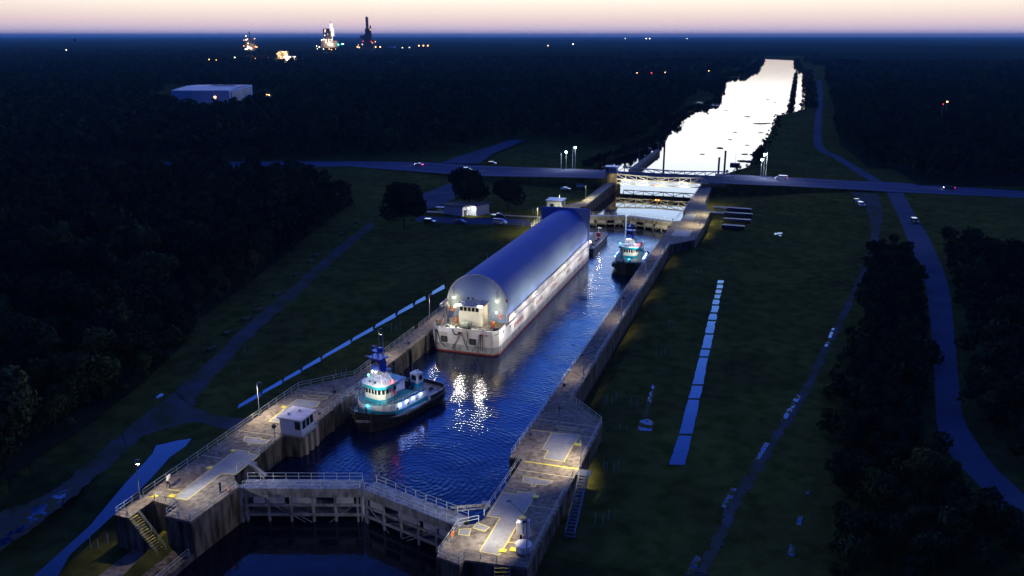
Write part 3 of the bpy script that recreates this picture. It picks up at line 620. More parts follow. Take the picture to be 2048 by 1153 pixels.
for x, y, lb in ((-70, 297, 'lamp on the left wall lighting the far gate'), (-40, 297, 'lamp on the right wall lighting the far gate')):
    r = empty('gate_floodlight', (x + (-4 if x < -55 else 3), y - 2, ZT), lb, 'floodlight', 'floodlights facing the far gate')
    MB().bar((0, 0, 0), (0, 0, 2.2), .06, 6).build('pole', 'galvanised', r); MB().box(-.25, .25, -.1, .2, 2.2, 2.5).build('lamp_head', 'dark_steel', r)
    light('flood', r, (0, .4, 2.3), 6000, (1, .83, .42), size=R(110), target=((20 if x < -55 else -18), 12, -2), radius=.2)

# ------------------------------------------------------------------ barge
BX = -64.9
bg_ = empty('barge', (BX, 166.2, 0), 'huge white covered cargo barge with long blue arched roof', 'barge')
def barge():
    W2, LN = 7.75, 91.0
    def ring(z, ins, yo): return [(-W2 + ins + 1.0, yo, z), (W2 - ins - 1.0, yo, z), (W2 - ins, yo + 1.2, z), (W2 - ins, LN - 3, z), (W2 - ins - 1, LN, z), (-W2 + ins + 1, LN, z), (-W2 + ins, LN - 3, z), (-W2 + ins, yo + 1.2, z)]
    MB().loft([ring(-1.5, .1, .6), ring(.42, 0, .1)]).build('red_boot_stripe', 'antifoul', bg_)
    MB().loft([ring(.42, .02, .1), ring(2.0, .02, 0)]).build('lower_hull', 'hull_grey', bg_)
    MB().loft([ring(2.0, .0, -.02), ring(5.0, .0, -.25)]).build('hull', 'hull_white', bg_)
    MB().sheet([(-7.6, 0), (7.6, 0), (7.6, 9), (-7.6, 9)], 5.012).build('foredeck', 'deck_grey', bg_)
    mb = MB()
    for a, b_ in (((-6.6, -.1), (6.6, -.1)), ((-7.6, 1.2), (-6.6, -.1)), ((6.6, -.1), (7.6, 1.2)), ((7.6, 1.2), (7.6, 6)), ((-7.6, 1.2), (-7.6, 6))):
        mb.prism(*[[(a[0], a[1]), (b_[0], b_[1]), (b_[0], b_[1] + .18), (a[0], a[1] + .18)]] if a[0] != b_[0] else [[(a[0] - .08, a[1]), (a[0] + .08, a[1]), (a[0] + .08, b_[1]), (a[0] - .08, b_[1])]], 5.0, 5.75)
    mb.build('bulwark', 'hull_white', bg_)
    MB().box(-5.9, -2.3, -.38, -.22, 4.7, 5.6).build('white_nameboard', 'tug_white', bg_, bevel=.05)
    for x in (-4.6, 2.1):
        f = MB().box(x - .75, x + .75, -.24, -.1, 2.3, 3.7).build('anchor_pocket', 'black_rubber', bg_)
        MB().box(x - .25, x + .35, -.34, -.24, 2.5, 3.5).build('anchor', 'dark_steel', f)
    ropes = [[(-6.6, 5.3), (-6.6, 1.4)], [(-6.3, 5.2), (-6.3, 1.5)], [(-6.2, 5.2), (-5.4, 2.2), (-4.2, 1.2)], [(-2.6, 5.6), (-2.1, 4.4), (-1.4, 4.3), (-.9, 5.0)], [(-.6, 5.0), (-1.6, 2.8), (-2.8, .9)], [(-.4, 5.0), (.3, 2.7), (1.1, 1.2)], [(.9, 5.5), (1.1, 4), (.6, 2.2)], [(3.9, 4.9), (3.2, 2.4), (2.0, .9)], [(4.5, 4.9), (4.5, 1.3)], [(4.1, 4.9), (4.1, 1.2)]]
    for rp in ropes: MB().tube([(x, -.42, z) for x, z in rp], .09).build('hanging_hose', 'black_rubber', bg_)
    for x in (-6.6, -1.0, -.6, 4.0, 4.5, 5.4): MB().box(x - .17, x + .17, -.34, -.2, 4.6, 5.0).build('red_bitt', 'red_paint', bg_)
    # cover
    def prof(w2, zs, zt, n=18, z0=5.0): return [(w2, z0)] + [(w2 * math.cos(math.pi * i / n), zs + (zt - zs) * math.sin(math.pi * i / n)) for i in range(n + 1)] + [(-w2, z0)]
    pr = prof(7.1, 9.0, 15.8); ysn = [8.6] + [8.6 + 4 * k for k in range(1, 20)] + [88.5]
    rings = [[(x, y, z) for x, z in pr] for y in ysn]
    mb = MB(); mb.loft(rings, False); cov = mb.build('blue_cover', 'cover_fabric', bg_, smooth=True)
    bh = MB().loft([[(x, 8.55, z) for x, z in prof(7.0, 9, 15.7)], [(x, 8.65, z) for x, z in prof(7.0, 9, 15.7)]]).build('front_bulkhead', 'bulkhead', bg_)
    mb = MB(); q = [(x, 8.5, z) for x, z in prof(7.12, 9, 15.82, 28)]
    mb.tube(q, .14).build('arch_trim', 'tug_white', bg_, smooth=True)
    mb = MB().box(-7.7, -7.1, 88.2, 88.9, 5, 16.1).box(7.1, 7.7, 88.2, 88.9, 5, 16.1); pf = prof(7.1, 9, 15.8, 18)[1:-1]
    for (xa, za), (xb, zb) in zip(pf, pf[1:]): mb.add([(xa, 88.2, za), (xb, 88.2, zb), (xb, 88.2, 16.3), (xa, 88.2, 16.3), (xa, 88.9, za), (xb, 88.9, zb), (xb, 88.9, 16.3), (xa, 88.9, 16.3)], [(0, 1, 2, 3), (4, 5, 6, 7), (2, 3, 7, 6), (0, 1, 5, 4)])
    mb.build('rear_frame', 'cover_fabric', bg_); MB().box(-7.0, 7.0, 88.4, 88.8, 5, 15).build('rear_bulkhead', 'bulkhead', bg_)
    MB().box(7.12, 7.45, 9, 88, 5.0, 6.5).box(-7.45, -7.12, 9, 88, 5.0, 6.5).build('side_coaming', 'hull_white', bg_)
    # deckhouse
    MB().box(-2.8, 2.8, 4.4, 7.9, 5.0, 8.35).build('deckhouse', 'deckhouse_white', bg_)
    MB().prism([(-2.8, 4.4), (-2.3, 3.9), (2.3, 3.9), (2.8, 4.4), (2.8, 7.9), (-2.8, 7.9)], 8.35, 9.7).build('wheelhouse', 'deckhouse_white', bg_)
    for i in range(5):
        x = -1.95 + i * .93; f = MB().box(x - .36, x + .36, 3.82, 3.9, 8.6, 9.45).build('window', 'window_glass', bg_)
        MB().box(x - .42, x - .36, 3.78, 3.88, 8.5, 9.5).box(x + .36, x + .42, 3.78, 3.88, 8.5, 9.5).build('window_frame', 'deckhouse_white', f)
    MB().prism([(-3.2, 4.2), (-2.6, 3.4), (2.6, 3.4), (3.2, 4.2), (3.2, 8.2), (-3.2, 8.2)], 9.7, 9.85).build('wheelhouse_roof', 'tug_white', bg_)
    for x in (-2.6, 2.6):
        l_ = MB().box(x - .5, x + .5, 3.3, 3.75, 9.86, 10.15).build('roof_floodlight', 'lamp_white', bg_)
        light('flood', bg_, (x, 3.0, 10.2), 2100, (1, .93, .80), size=R(150), target=(x * 1.2, -9, 3), radius=.3)
    mb = MB()
    for x in (-2.2, -1.4, .8, 2.0):
        mb.bar((x, 4.5, 9.85), (x, 4.5, 11.9), .05)
    for z in (10.5, 11.1, 11.7): mb.bar((-2.2, 4.5, z), (-1.4, 4.5, z), .04).bar((.8, 4.5, z), (2.0, 4.5, z), .04)
    mb.bar((0, 5, 9.8), (0, 5, 13), .06).bar((.6, 5, 12.4), (3.2, 5, 13.1), .06)
    mb.build('roof_antenna_frame', 'galvanised', bg_)
    for x in (-.5, .6): MB().ball((x, 4.4, 11.4), .3).build('searchlight', 'dark_steel', bg_)
    for x0 in (-4.3, 4.0):
        mb = MB(); mb.bar((x0, 3.3, 5), (x0 + .2, 5.6, 8.4), .06).bar((x0 + .8, 3.3, 5), (x0 + 1.0, 5.6, 8.4), .06)
        for k in range(9): t = (k + .5) / 9; mb.box(x0 + .2 * t, x0 + .8 + .2 * t, 3.3 + 2.3 * t - .1, 3.3 + 2.3 * t + .1, 5 + 3.4 * t, 5.06 + 3.4 * t)
        mb.build('ladder', 'rail_paint', bg_)
    MB().bar((-1.6, 2.4, 5.75), (.2, 2.4, 5.75), .62, 12).build('winch_drum', 'green_grey', bg_); MB().bar((.35, 2.4, 5.75), (.8, 2.4, 5.75), .7, 12).build('winch_wheel', 'dark_steel', bg_)
    for x, y in ((-3.6, 4.6), (5.2, 4.4)): MB().bar((x, y, 5.0), (x, y, 6.5), .5, 10).build('hose_reel', 'orange_paint', bg_)
    for x, y, z in ((-5.8, 7.9, 7.3), (5.9, 7.9, 6.6)): MB().torus((x, y, z), .42, .11).build('life_ring', 'orange_paint', bg_)
    for x, y, z, pw in ((-5.5, 8.2, 10.0, 260), (4.9, 8.2, 10.0, 260), (-5.2, 8.0, 8.0, 260), (5.0, 7.6, 7.6, 380)):
        MB().ball((x, y, z), .22).build('bulkhead_lamp', 'lamp_warm', bg_); light('lamp', bg_, (x, y - .9, z), pw * .3, (1, .72, .25), 'POINT', radius=.3)
    for x in (-5.5, 4.9): MB().bar((x, 8.4, 10.1), (x, 8.4, 12.6), .05).build('cable', 'dark_steel', bg_)
    MB().ball((7.2, 8.3, 10.3), .32).build('red_buoy', 'red_paint', bg_)
    for x in (-3.6, 3.4): MB().box(x - .15, x + .15, .5, .8, 5.0, 5.4).build('added_deck_lamp', 'galvanised', bg_); light('added_deck_spot', bg_, (x, .95, 5.5), 420, (1, .9, .62), size=R(110), target=(x * .3, 5, 7.6), radius=.2)  # boxes and spots added on the foredeck to brighten the deckhouse front
    # gear on port bow
    g = MB(); g.bar((-7.0, 6.6, 5), (-7.0, 6.6, 8.2), .09).bar((-6.3, 5.8, 5), (-7.0, 6.4, 8.2), .06).bar((-7.7, 6, 5.3), (-7.0, 6.4, 8.2), .06); g.build('gear_mast', 'rail_paint', bg_)
    g = MB().ball((-7.0, 6.5, 8.9), .75, 10, 7).ball((-6.5, 6.3, 9.8), .45).ball((-7.7, 6.3, 8.5), .55).ball((-6.4, 6.6, 8.3), .5); g.build('white_canopy_roll', 'tug_white', bg_, smooth=True)
    for (x, y, s) in ((3.0, 1.2, .35), (3.8, 1.5, .3), (1.9, 1.0, .3), (-3.2, 1.8, .45), (-4.8, 2.3, .4), (6.2, 3.2, .45)): MB().box(x - s, x + s, y - s, y + s, 5, 5 + s * 1.3).build('deck_fitting', 'green_grey' if x < 3 else 'dark_steel', bg_, bevel=.05)
    g = MB()
    for k in range(4): x = -5.4 + k * 1.2; g.bar((x, 1.0, 5), (x + .5, 2.6, 6.0), .05)
    g.build('deck_frames', 'rail_paint', bg_)
    # side lamp fixtures on the starboard edge, added spots further out; rust marks / lettering left as red dashes
    for y in (14, 30, 46, 62, 78):
        MB().bar((7.62, y, 5.0), (7.62, y, 6.0), .05).box(7.5, 7.72, y - .15, y + .15, 6.0, 6.2).build('side_lamp', 'galvanised', bg_)
    for y in range(11, 88, 5): light('added_side_flood', bg_, (11.2, y, 7.7), 620 * (1 + .55 * math.exp(-((y - 24) / 9) ** 2) + .5 * math.exp(-((y - 58) / 9) ** 2) - .35 * (y > 70)), (1, .90, .44), size=R(112), target=(6.2, y, 10.4), radius=.6)  # spots added in the air off the hull for the glow on the cover
    for y, z in ((4, 4.3), (9, 3.9), (27, 4.4), (58, 4.3), (86, 4.6)): MB().box(7.755, 7.80, y, y + .5, z, z + .45).build('hull_port', 'dark_steel', bg_)
    for y in range(3, 90, 9):
        light('added_hull_wash', bg_, (10.6, y, 5.4), 950, (1, .93, .86), size=R(150), target=(7.0, y, 4.0), radius=.3)  # spots added beside the hull to brighten its side
    for y in range(3, 90, 9): MB().bar((7.6, y, 5.2), (10.6, y, 5.6), .03, 4).build('added_lamp_arm', 'rail_paint', bg_)  # thin arms added only to carry the added spots
    for y in range(11, 88, 5): MB().bar((7.5, y, 6.4), (11.2, y, 7.8), .03, 4).build('added_lamp_arm', 'rail_paint', bg_)
    for y in (11, 27, 57): MB().ball((7.95, y, 6.3), .2).build('yellow_lamp', 'lamp_warm', bg_)
    MB().bar((7.6, 88.9, 5), (7.6, 88.9, 9), .09, 6).build('stern_post', 'tug_white', bg_); MB().ball((7.9, 88.9, 5.9), .3).build('stern_lamp', 'lamp_cool', bg_)
    light('lamp', bg_, (8.5, 88.9, 6.2), 120, (1, .95, .9), 'POINT')
    MB().box(7.6, 8.1, 89.4, 90, 5, 5.6).build('red_box', 'red_paint', bg_)
barge()
def text_obj(s, size, matname, parent, loc, rot, name='lettering', extr=.01):
    c = bpy.data.curves.new(name, 'FONT'); c.body = s; c.size = size; c.extrude = extr; c.align_x = 'CENTER'
    o = bpy.data.objects.new(name, c); col.objects.link(o); dg = bpy.context.evaluated_depsgraph_get(); me = bpy.data.meshes.new_from_object(o.evaluated_get(dg))
    bpy.data.objects.remove(o); o = bpy.data.objects.new(name, me); col.objects.link(o); me.materials.clear(); me.materials.append(M[matname]); o.parent = parent; o.location = loc; o.rotation_euler = rot
    return o
# faded red draft / hull marks along the starboard side
for y, n in ((12, 5), (30, 4), (44, 4), (60, 3), (74, 3)):
    mb = MB().box(7.753, 7.765, y, y + n * 1.5 - .4, 3.25, 3.35)
    for k in range(n * 2): mb.box(7.752, 7.79, y + k * .75, y + k * .75 + .3, 2.9 + .15 * (k % 3), 3.9 + .12 * (k % 2))
    mb.build('hull_marks', 'antifoul', bg_)

# work boat astern of the barge ------------------------------------------------------------------
wb = empty('work_boat', (-60.6, 275, 0), 'low work boat with tan open deck behind the barge stern', 'work boat')
def wbr(z, i): return [(-3.3 + i, -12.5 + i, z), (3.0 - i, -12.5 + i, z), (3.2 - i, -11, z), (3.2 - i, 9, z), (1.6 - i, 12.6 - i, z), (-1.6 + i, 12.6 - i, z), (-3.3 + i, 9, z)]
MB().loft([wbr(-.8, .4), wbr(1.3, 0), wbr(1.9, .0)]).build('hull', 'hull_black', wb); MB().sheet([p[:2] for p in wbr(0, .25)], 1.92).build('deck', 'pale_concrete', wb)
MB().box(-2.9, .3, -6, -1, 1.92, 4.6).build('wheelhouse', 'tug_white', wb)
mb = MB()
for a, c in zip(wbr(1.9, .08), wbr(1.9, .08)[1:]): mb.bar((a[0], a[1], 2.5), (c[0], c[1], 2.5), .12)
mb.build('bulwark_cap', 'dark_steel', wb)
MB().bar((.6, 6, 1.9), (.6, 6, 5.2), .09).bar((-.4, 6, 4.4), (1.7, 6, 4.9), .06).build('mast', 'tug_white', wb); MB().box(.1, 1.3, 5, 6.2, 1.9, 3.1).build('winch', 'red_paint', wb)
for x, y in ((1.5, -2), (1.7, 1), (.6, -5), (1.9, -8)): MB().box(x - .35, x + .35, y - .4, y + .4, 1.92, 2.5).build('deck_gear', 'dark_steel', wb)
light('deck_light', wb, (1.2, 6, 5), 220, (1, .85, .65), 'POINT')

# ------------------------------------------------------------------ tugs
def make_tug():
    t = empty('tugboat', (-65.6, 135.4, 0), 'near tugboat with teal and white house, blue mast tower and black hull', 'tugboat', None, -R(15.2))
    LB = 12.2
    def hb(y):            # half breadth at deck; bow at -y
        s = (y + LB) / (2 * LB)
        if s < .38: return 4.75 * (1 - (1 - s / .38) ** 2.4) ** .62 + .05
        if s > .86: return 4.75 - 1.5 * ((s - .86) / .14) ** 2
        return 4.75
    sheer = lambda y: 1.75 + 1.6 * max(0, (-y - 1) / (LB - 1)) ** 1.7 + .15 * max(0, y / LB)
    ysn = [-LB + 24.4 * (k / 28) for k in range(29)]
    def ring(k, fz, fw):
        y = ysn[k]; z = sheer(y)
        return y, z, hb(y)
    pts_t = [(hb(y), y) for y in ysn] + [(-hb(y), y) for y in ysn[::-1]]
    def lev(sc_, fz, pull=0): return [(x * sc_, y * (1 - pull) , fz(y)) for x, y in pts_t]
    MB().loft([lev(.72, lambda y: -1.2, .05), lev(.90, lambda y: .1, .02), lev(1.0, lambda y: sheer(y) - .55), lev(1.0, lambda y: sheer(y))]).build('hull', 'hull_black', t, smooth=False)
    rail = lev(1.015, lambda y: sheer(y) - .12); mb = MB()
    for a, c in zip(rail, rail[1:] + rail[:1]): mb.bar(a, c, .26, 6)
    low = lev(1.0, lambda y: sheer(y) - 1.0)
    for a, c in zip(low, low[1:] + low[:1]): mb.bar(a, c, .14, 5)
    mb.build('rubber_fender', 'black_rubber', t)
    for k in range(4, 25, 2):
        for sx in (1, -1):
            y = ysn[k]; MB().torus((sx * (hb(y) + .22), y, sheer(y) - .65), .42, .17, 'x', 10, 5).build('tyre_fender', 'black_rubber', t)
    MB().loft([lev(.97, lambda y: sheer(y) - .02), lev(.955, lambda y: sheer(y) + .02)]).build('deck', 'deck_grey', t)
    # stern bulwark
    mb = MB()
    for k in range(20, 28):
        for sx in (1, -1):
            a, c = (sx * hb(ysn[k]) * .98, ysn[k], sheer(ysn[k])), (sx * hb(ysn[k + 1]) * .98, ysn[k + 1], sheer(ysn[k + 1])); mb.add([a, c, (c[0], c[1], c[2] + .75), (a[0], a[1], a[2] + .75), (a[0] * .96, a[1], a[2]), (c[0] * .96, c[1], c[2]), (c[0] * .96, c[1], c[2] + .75), (a[0] * .96, a[1], a[2] + .75)], [(0, 1, 2, 3), (7, 6, 5, 4), (3, 2, 6, 7), (0, 4, 5, 1)])
    mb.box(-3.2, 3.2, 11.9, 12.1, 1.9, 2.65); mb.build('stern_bulwark', 'hull_black', t)
    # bow bulwark in black, rising
    mb = MB()
    bk = [(hb(y) * .97, y, sheer(y)) for y in ysn[:8]]; full = [(-x, y, z) for x, y, z in bk[::-1]] + bk
    for a, c in zip(full, full[1:]): mb.add([a, c, (c[0] * 1.02, c[1] * 1.01, c[2] + .55), (a[0] * 1.02, a[1] * 1.01, a[2] + .55)], [(0, 1, 2, 3)])
    ob = mb.build('bow_bulwark', 'hull_black', t); so = ob.modifiers.new('s', 'SOLIDIFY'); so.thickness = .12
    # main house (follows hull), teal lower and white upper band
    def house(y0, y1, ins, za, zb, name, m, n=12, dz=0):
        ys_ = [y0 + (y1 - y0) * k / n for k in range(n + 1)]; h_ = [max(.4, hb(y) - ins) * min(1, (1 - (1 - min(1, (y - y0 + .25) / 3.2)) ** 2) ** .5 if y - y0 < 3.2 else 1) for y in ys_]
        P = [(h, y) for h, y in zip(h_, ys_)] + [(-h, y) for h, y in zip(h_[::-1], ys_[::-1])]
        MBx = MB().loft([[(x, y, za(y) if callable(za) else za) for x, y in P], [(x, y, zb(y) if callable(zb) else zb) for x, y in P]])
        return MBx.build(name, m, t), P
    house(-9.3, 4.8, .55, lambda y: sheer(y) - .1, lambda y: sheer(y) + .85, 'teal_lower_band', 'teal_paint')
    house(-9.3, 4.8, .57, lambda y: sheer(y) + .85, lambda y: 3.9 + .45 * max(0, -y / 9), 'main_house', 'tug_white')
    house(-9.2, 4.7, .7, lambda y: 3.9 + .45 * max(0, -y / 9), lambda y: 3.98 + .45 * max(0, -y / 9), 'upper_deck', 'teal_deck')
    for sx in (1, -1):
        for y in (-5.0, -1.8, 1.2): MB().bar((sx * (hb(y) - .60), y, 3.15), (sx * (hb(y) - .52), y, 3.15), .24, 10).build('porthole', 'window_glass', t)
        mb = MB(); q = [(sx * (hb(y) - .8), y, 4.0 + .45 * max(0, -y / 9)) for y in (-8.4, -7.4, -6, -4.5, -3, -1, 1, 3, 4.6)]
        for a, c in zip(q, q[1:]):
            for hh in (.45, .9): mb.bar((a[0], a[1], a[2] + hh), (c[0], c[1], c[2] + hh), .035)
        for a in q: mb.bar(a, (a[0], a[1], a[2] + .9), .035)
        mb.build('side_railing', 'rail_paint', t)
        for y in (-4.4, -2.2, 0, 2.4):
            p = (sx * (hb(y) - .45), y, 3.85); MB().ball(p, .13).build('deck_light', 'lamp_blue', t); light('glow', t, (p[0] + sx * .3, p[1], p[2] - .1), 36, (.55, .72, 1), 'POINT', radius=.1)
    # wheelhouse
    def wh(y0, y1, w2, za, zb, name, m, ch=1.1, fl=1.0):
        P = [(-w2 + ch, y0), (w2 - ch, y0), (w2, y0 + ch), (w2, y1), (-w2, y1), (-w2, y0 + ch)]
        c = (0, (y0 + y1) / 2)
        return MB().loft([[(x, y, za) for x, y in P], [(x * fl, c[1] + (y - c[1]) * fl, zb) for x, y in P]]).build(name, m, t), P
    wh(-7.65, -2.9, 2.65, 4.3, 4.95, 'wheelhouse_base', 'teal_paint'); _, P = wh(-7.5, -3.0, 2.5, 4.95, 7.1, 'wheelhouse', 'deckhouse_white')
    # windows
    def quad_win(a, c, n, z0, z1_, out):
        for k in range(n):
            p = Vector(a).lerp(Vector(c), (k + .16) / n); q = Vector(a).lerp(Vector(c), (k + .84) / n); d = (q - p).normalized(); nn = Vector((d.y, -d.x)) * .04
            MB().prism([tuple(p - nn), tuple(q - nn), tuple(q + nn), tuple(p + nn)], z0, z1_).build('window', 'window_glass', t)
    quad_win(P[0], P[1], 4, 5.95, 6.8, 1); quad_win(P[1], P[2], 2, 5.95, 6.8, 1); quad_win(P[5], P[0], 2, 5.95, 6.8, 1); quad_win(P[2], P[3], 3, 5.95, 6.8, 1); quad_win(P[4], P[5], 3, 5.95, 6.8, 1)
    wh(-8.0, -2.7, 3.0, 7.1, 7.55, 'wheelhouse_brim', 'teal_paint', 1.2); wh(-7.85, -2.8, 2.85, 7.55, 7.65, 'wheelhouse_roof', 'tug_white', 1.2)
    for x in (-.7, .5): MB().ball((x, -6.9, 7.95), .22).build('searchlight', 'dark_steel', t)
    # tower
    mb = MB(); base = [(-1.9, -6.6), (1.9, -6.6), (1.9, -3.3), (-1.9, -3.3)]; top = [(-.75, -5.7), (.75, -5.7), (.75, -4.3), (-.75, -4.3)]
    for k in range(4):
        a, c = (*base[k], 7.6), (*top[k], 10.0); mb.bar(a, c, .075); j = (k + 1) % 4
        for u in (.33, .66):
            A = Vector(a).lerp(Vector(c), u); B = Vector((*base[j], 7.6)).lerp(Vector((*top[j], 10.0)), u); mb.bar(A, B, .05)
        mb.bar(a, Vector((*base[j], 7.6)).lerp(Vector((*top[j], 10.0)), .66), .045)
        for u in (.25, .5, .75): mb.bar(Vector(a).lerp(Vector((*base[j], 7.6)), u), Vector(c).lerp(Vector((*top[j], 10.0)), u), .04)
    mb.build('tower_frame', 'tug_white', t)
    mb = MB().bar((1.2, -3.0, 7.6), (.9, -4.2, 10.4), .07).bar((2.0, -2.7, 7.6), (1.3, -4.0, 10.4), .07)
    for k in range(7): u = (k + .5) / 7; mb.bar(Vector((1.2, -3.0, 7.6)).lerp(Vector((.9, -4.2, 10.4)), u), Vector((2.0, -2.7, 7.6)).lerp(Vector((1.3, -4.0, 10.4)), u), .05)
    mb.build('tower_ladder', 'teal_paint', t)
    MB().prism([(-.95, -6.0), (.95, -6.0), (1.1, -5.2), (1.1, -4.0), (-1.1, -4.0), (-1.1, -5.2)], 10.0, 12.1).build('upper_pilothouse', 'blue_paint', t)
    for x in (-.6, 0, .6): MB().box(x - .22, x + .22, -6.06, -6.0, 11.1, 11.8).build('window', 'window_glass', t)
    MB().box(-1.5, 1.5, -6.4, -3.7, 12.1, 12.3).build('mast_platform', 'blue_paint', t); MB().box(-1.2, 2.0, -5.9, -3.6, 9.9, 10.05).build('lower_platform', 'blue_paint', t)
    mb = MB(); 
    for x, y in ((-.7, -5.8), (.7, -5.8), (.7, -4.4), (-.7, -4.4)): mb.bar((x, y, 12.3), (x, y, 13.9), .09)
    mb.box(-.9, .9, -6.0, -4.2, 13.3, 13.5).ball((-.6, -5.6, 14.1), .35).box(.2, .9, -5.4, -4.6, 13.5, 14.1).build('mast_head', 'blue_paint', t)
    MB().bar((1.3, -5.0, 12.3), (1.3, -5.0, 17.2), .05).build('whip_antenna', 'tug_white', t); MB().bar((-2.2, -6.3, 12.2), (-1.4, -6.1, 12.5), .05).build('radar_bar', 'tug_white', t)
    for x in (-.5, .3): MB().ball((x, -6.3, 9.75), .15).build('tower_lamp', 'lamp_white', t)
    light('tower_light', t, (0, -7.3, 9.7), 12, (1, .95, .88), 'POINT', radius=.15); light('house_light', t, (3.5, -10.5, 9), 1900, (1, .97, .85), size=R(80), target=(0, -5, 5), radius=.2)
    MB().ball((2.85, -4.6, 8.0), .2).build('port_light', 'lamp_red', t); light('red_glow', t, (3.1, -4.6, 8.0), 25, (1, .05, .03), 'POINT')
    MB().ball((-2.85, -4.6, 8.0), .2).build('starboard_light', 'lamp_green', t)
    MB().ball((.6, -9.5, 4.35), .3, sz=.5).build('bow_light', 'lamp_cyan', t); light('cyan', t, (.6, -9.9, 4.4), 40, (.1, .6, 1), 'POINT')
    MB().torus((2.6, -4.2, 6.0), .3, .09, 'x').build('life_ring', 'orange_paint', t); MB().box(2.5, 2.56, -4.9, -4.0, 4.95, 6.9).build('door', 'gate_panel', t); MB().box(2.5, 2.7, -3.9, -3.5, 5.0, 5.9).build('fire_locker', 'red_paint', t)
    # aft house, teal skirt
    MB().loft([[(-2.6, -3, 4.0), (2.6, -3, 4.0), (3.2, 2.2, 4.0), (-3.2, 2.2, 4.0)], [(-2.3, -3, 5.3), (2.3, -3, 5.3), (2.6, .3, 4.8), (-2.6, .3, 4.8)]]).build('teal_casing', 'teal_paint', t)
    MB().box(-2.1, 2.1, -2.7, .2, 5.0, 7.0).build('aft_house', 'tug_white', t); MB().box(-2.3, 2.3, -2.9, .5, 7.0, 7.2).build('aft_house_roof', 'teal_paint', t)
    for x in (-1.4, -.7, .5, 1.2): MB().bar((x, 1.0, 4.3), (x, 1.0, 8.6), .12, 8).build('exhaust_stack', 'dark_steel', t)
    MB().box(-2.3, 2.3, 3.0, 4.6, 3.9, 4.2).build('winch_deck', 'deck_grey', t); MB().bar((-1.2, 2.6, 4.9), (1.2, 2.6, 4.9), .7, 12).build('towing_winch', 'dark_steel', t)
    MB().box(-.2, .9, 1.6, 2.3, 4.0, 5.2).build('red_locker', 'red_paint', t); MB().bar((.3, 1.8, 5.2), (.3, 1.8, 6.1), .18, 8).build('fire_monitor', 'red_paint', t)
    MB().box(1.2, 3.1, 3.2, 5.0, 3.9, 5.2).build('control_base', 'teal_paint', t); MB().box(1.2, 3.1, 3.2, 5.0, 5.2, 7.1).build('winch_cabin', 'tug_white', t, bevel=.06); MB().box(1.6, 2.7, 3.12, 3.2, 5.8, 6.7).build('window', 'window_glass', t)
    MB().box(3.1, 3.16, 3.6, 4.6, 5.8, 6.7).build('window', 'window_glass', t)
    MB().ball((2.4, 4.2, 7.4), .28).build('radar_dome', 'tug_white', t); MB().bar((1.6, 3.5, 7.1), (1.6, 3.5, 9.2), .03).build('aft_antenna', 'galvanised', t)
    for x, y, s in ((0, 8, .5), (-1.8, 6.6, .35), (1.6, 9.6, .3)): MB().box(x - s, x + s, y - s, y + s, 1.85, 1.85 + s * 1.4).build('deck_bitt', 'dark_steel', t, bevel=.05)
    for x in (-.9, .9): MB().bar((x, -10.4, 3.2), (x, -10.4, 4.4), .16, 8).build('bow_bitt', 'dark_steel', t)
    MB().bar((-1.3, -10.4, 4.1), (1.3, -10.4, 4.1), .12, 8).build('bow_bitt_bar', 'galvanised', t)
    for sx in (1, -1): MB().box(sx * 2.3 - .38, sx * 2.3 + .38, -11.2, -10.55, .2, 3.7).build('push_knee', 'black_rubber', t, bevel=.1)
    light('aft_light', t, (2.2, 5.6, 7.3), 150, (.85, .92, 1), size=R(140), target=(1, 9, 1), radius=.15)
    return t
tug = make_tug()
nm_ = text_obj('PRESTON', .62, 'tug_white', tug, (1.35, -12.1, 2.15), (R(86), 0, R(35)))
tug.scale = (1, .87, 1); tug.location = (-66.0, 133.9, 0)
tug2 = clone(tug, (-43.4, 251.5, 0), R(1.5), 'far tugboat facing the camera beside the narrow right wall')
for o in list(tug2.children):
    if o.name.startswith('lettering'): bpy.data.objects.remove(o)
    elif o.name.startswith('starboard_light') or o.name.startswith('house_light'): pass

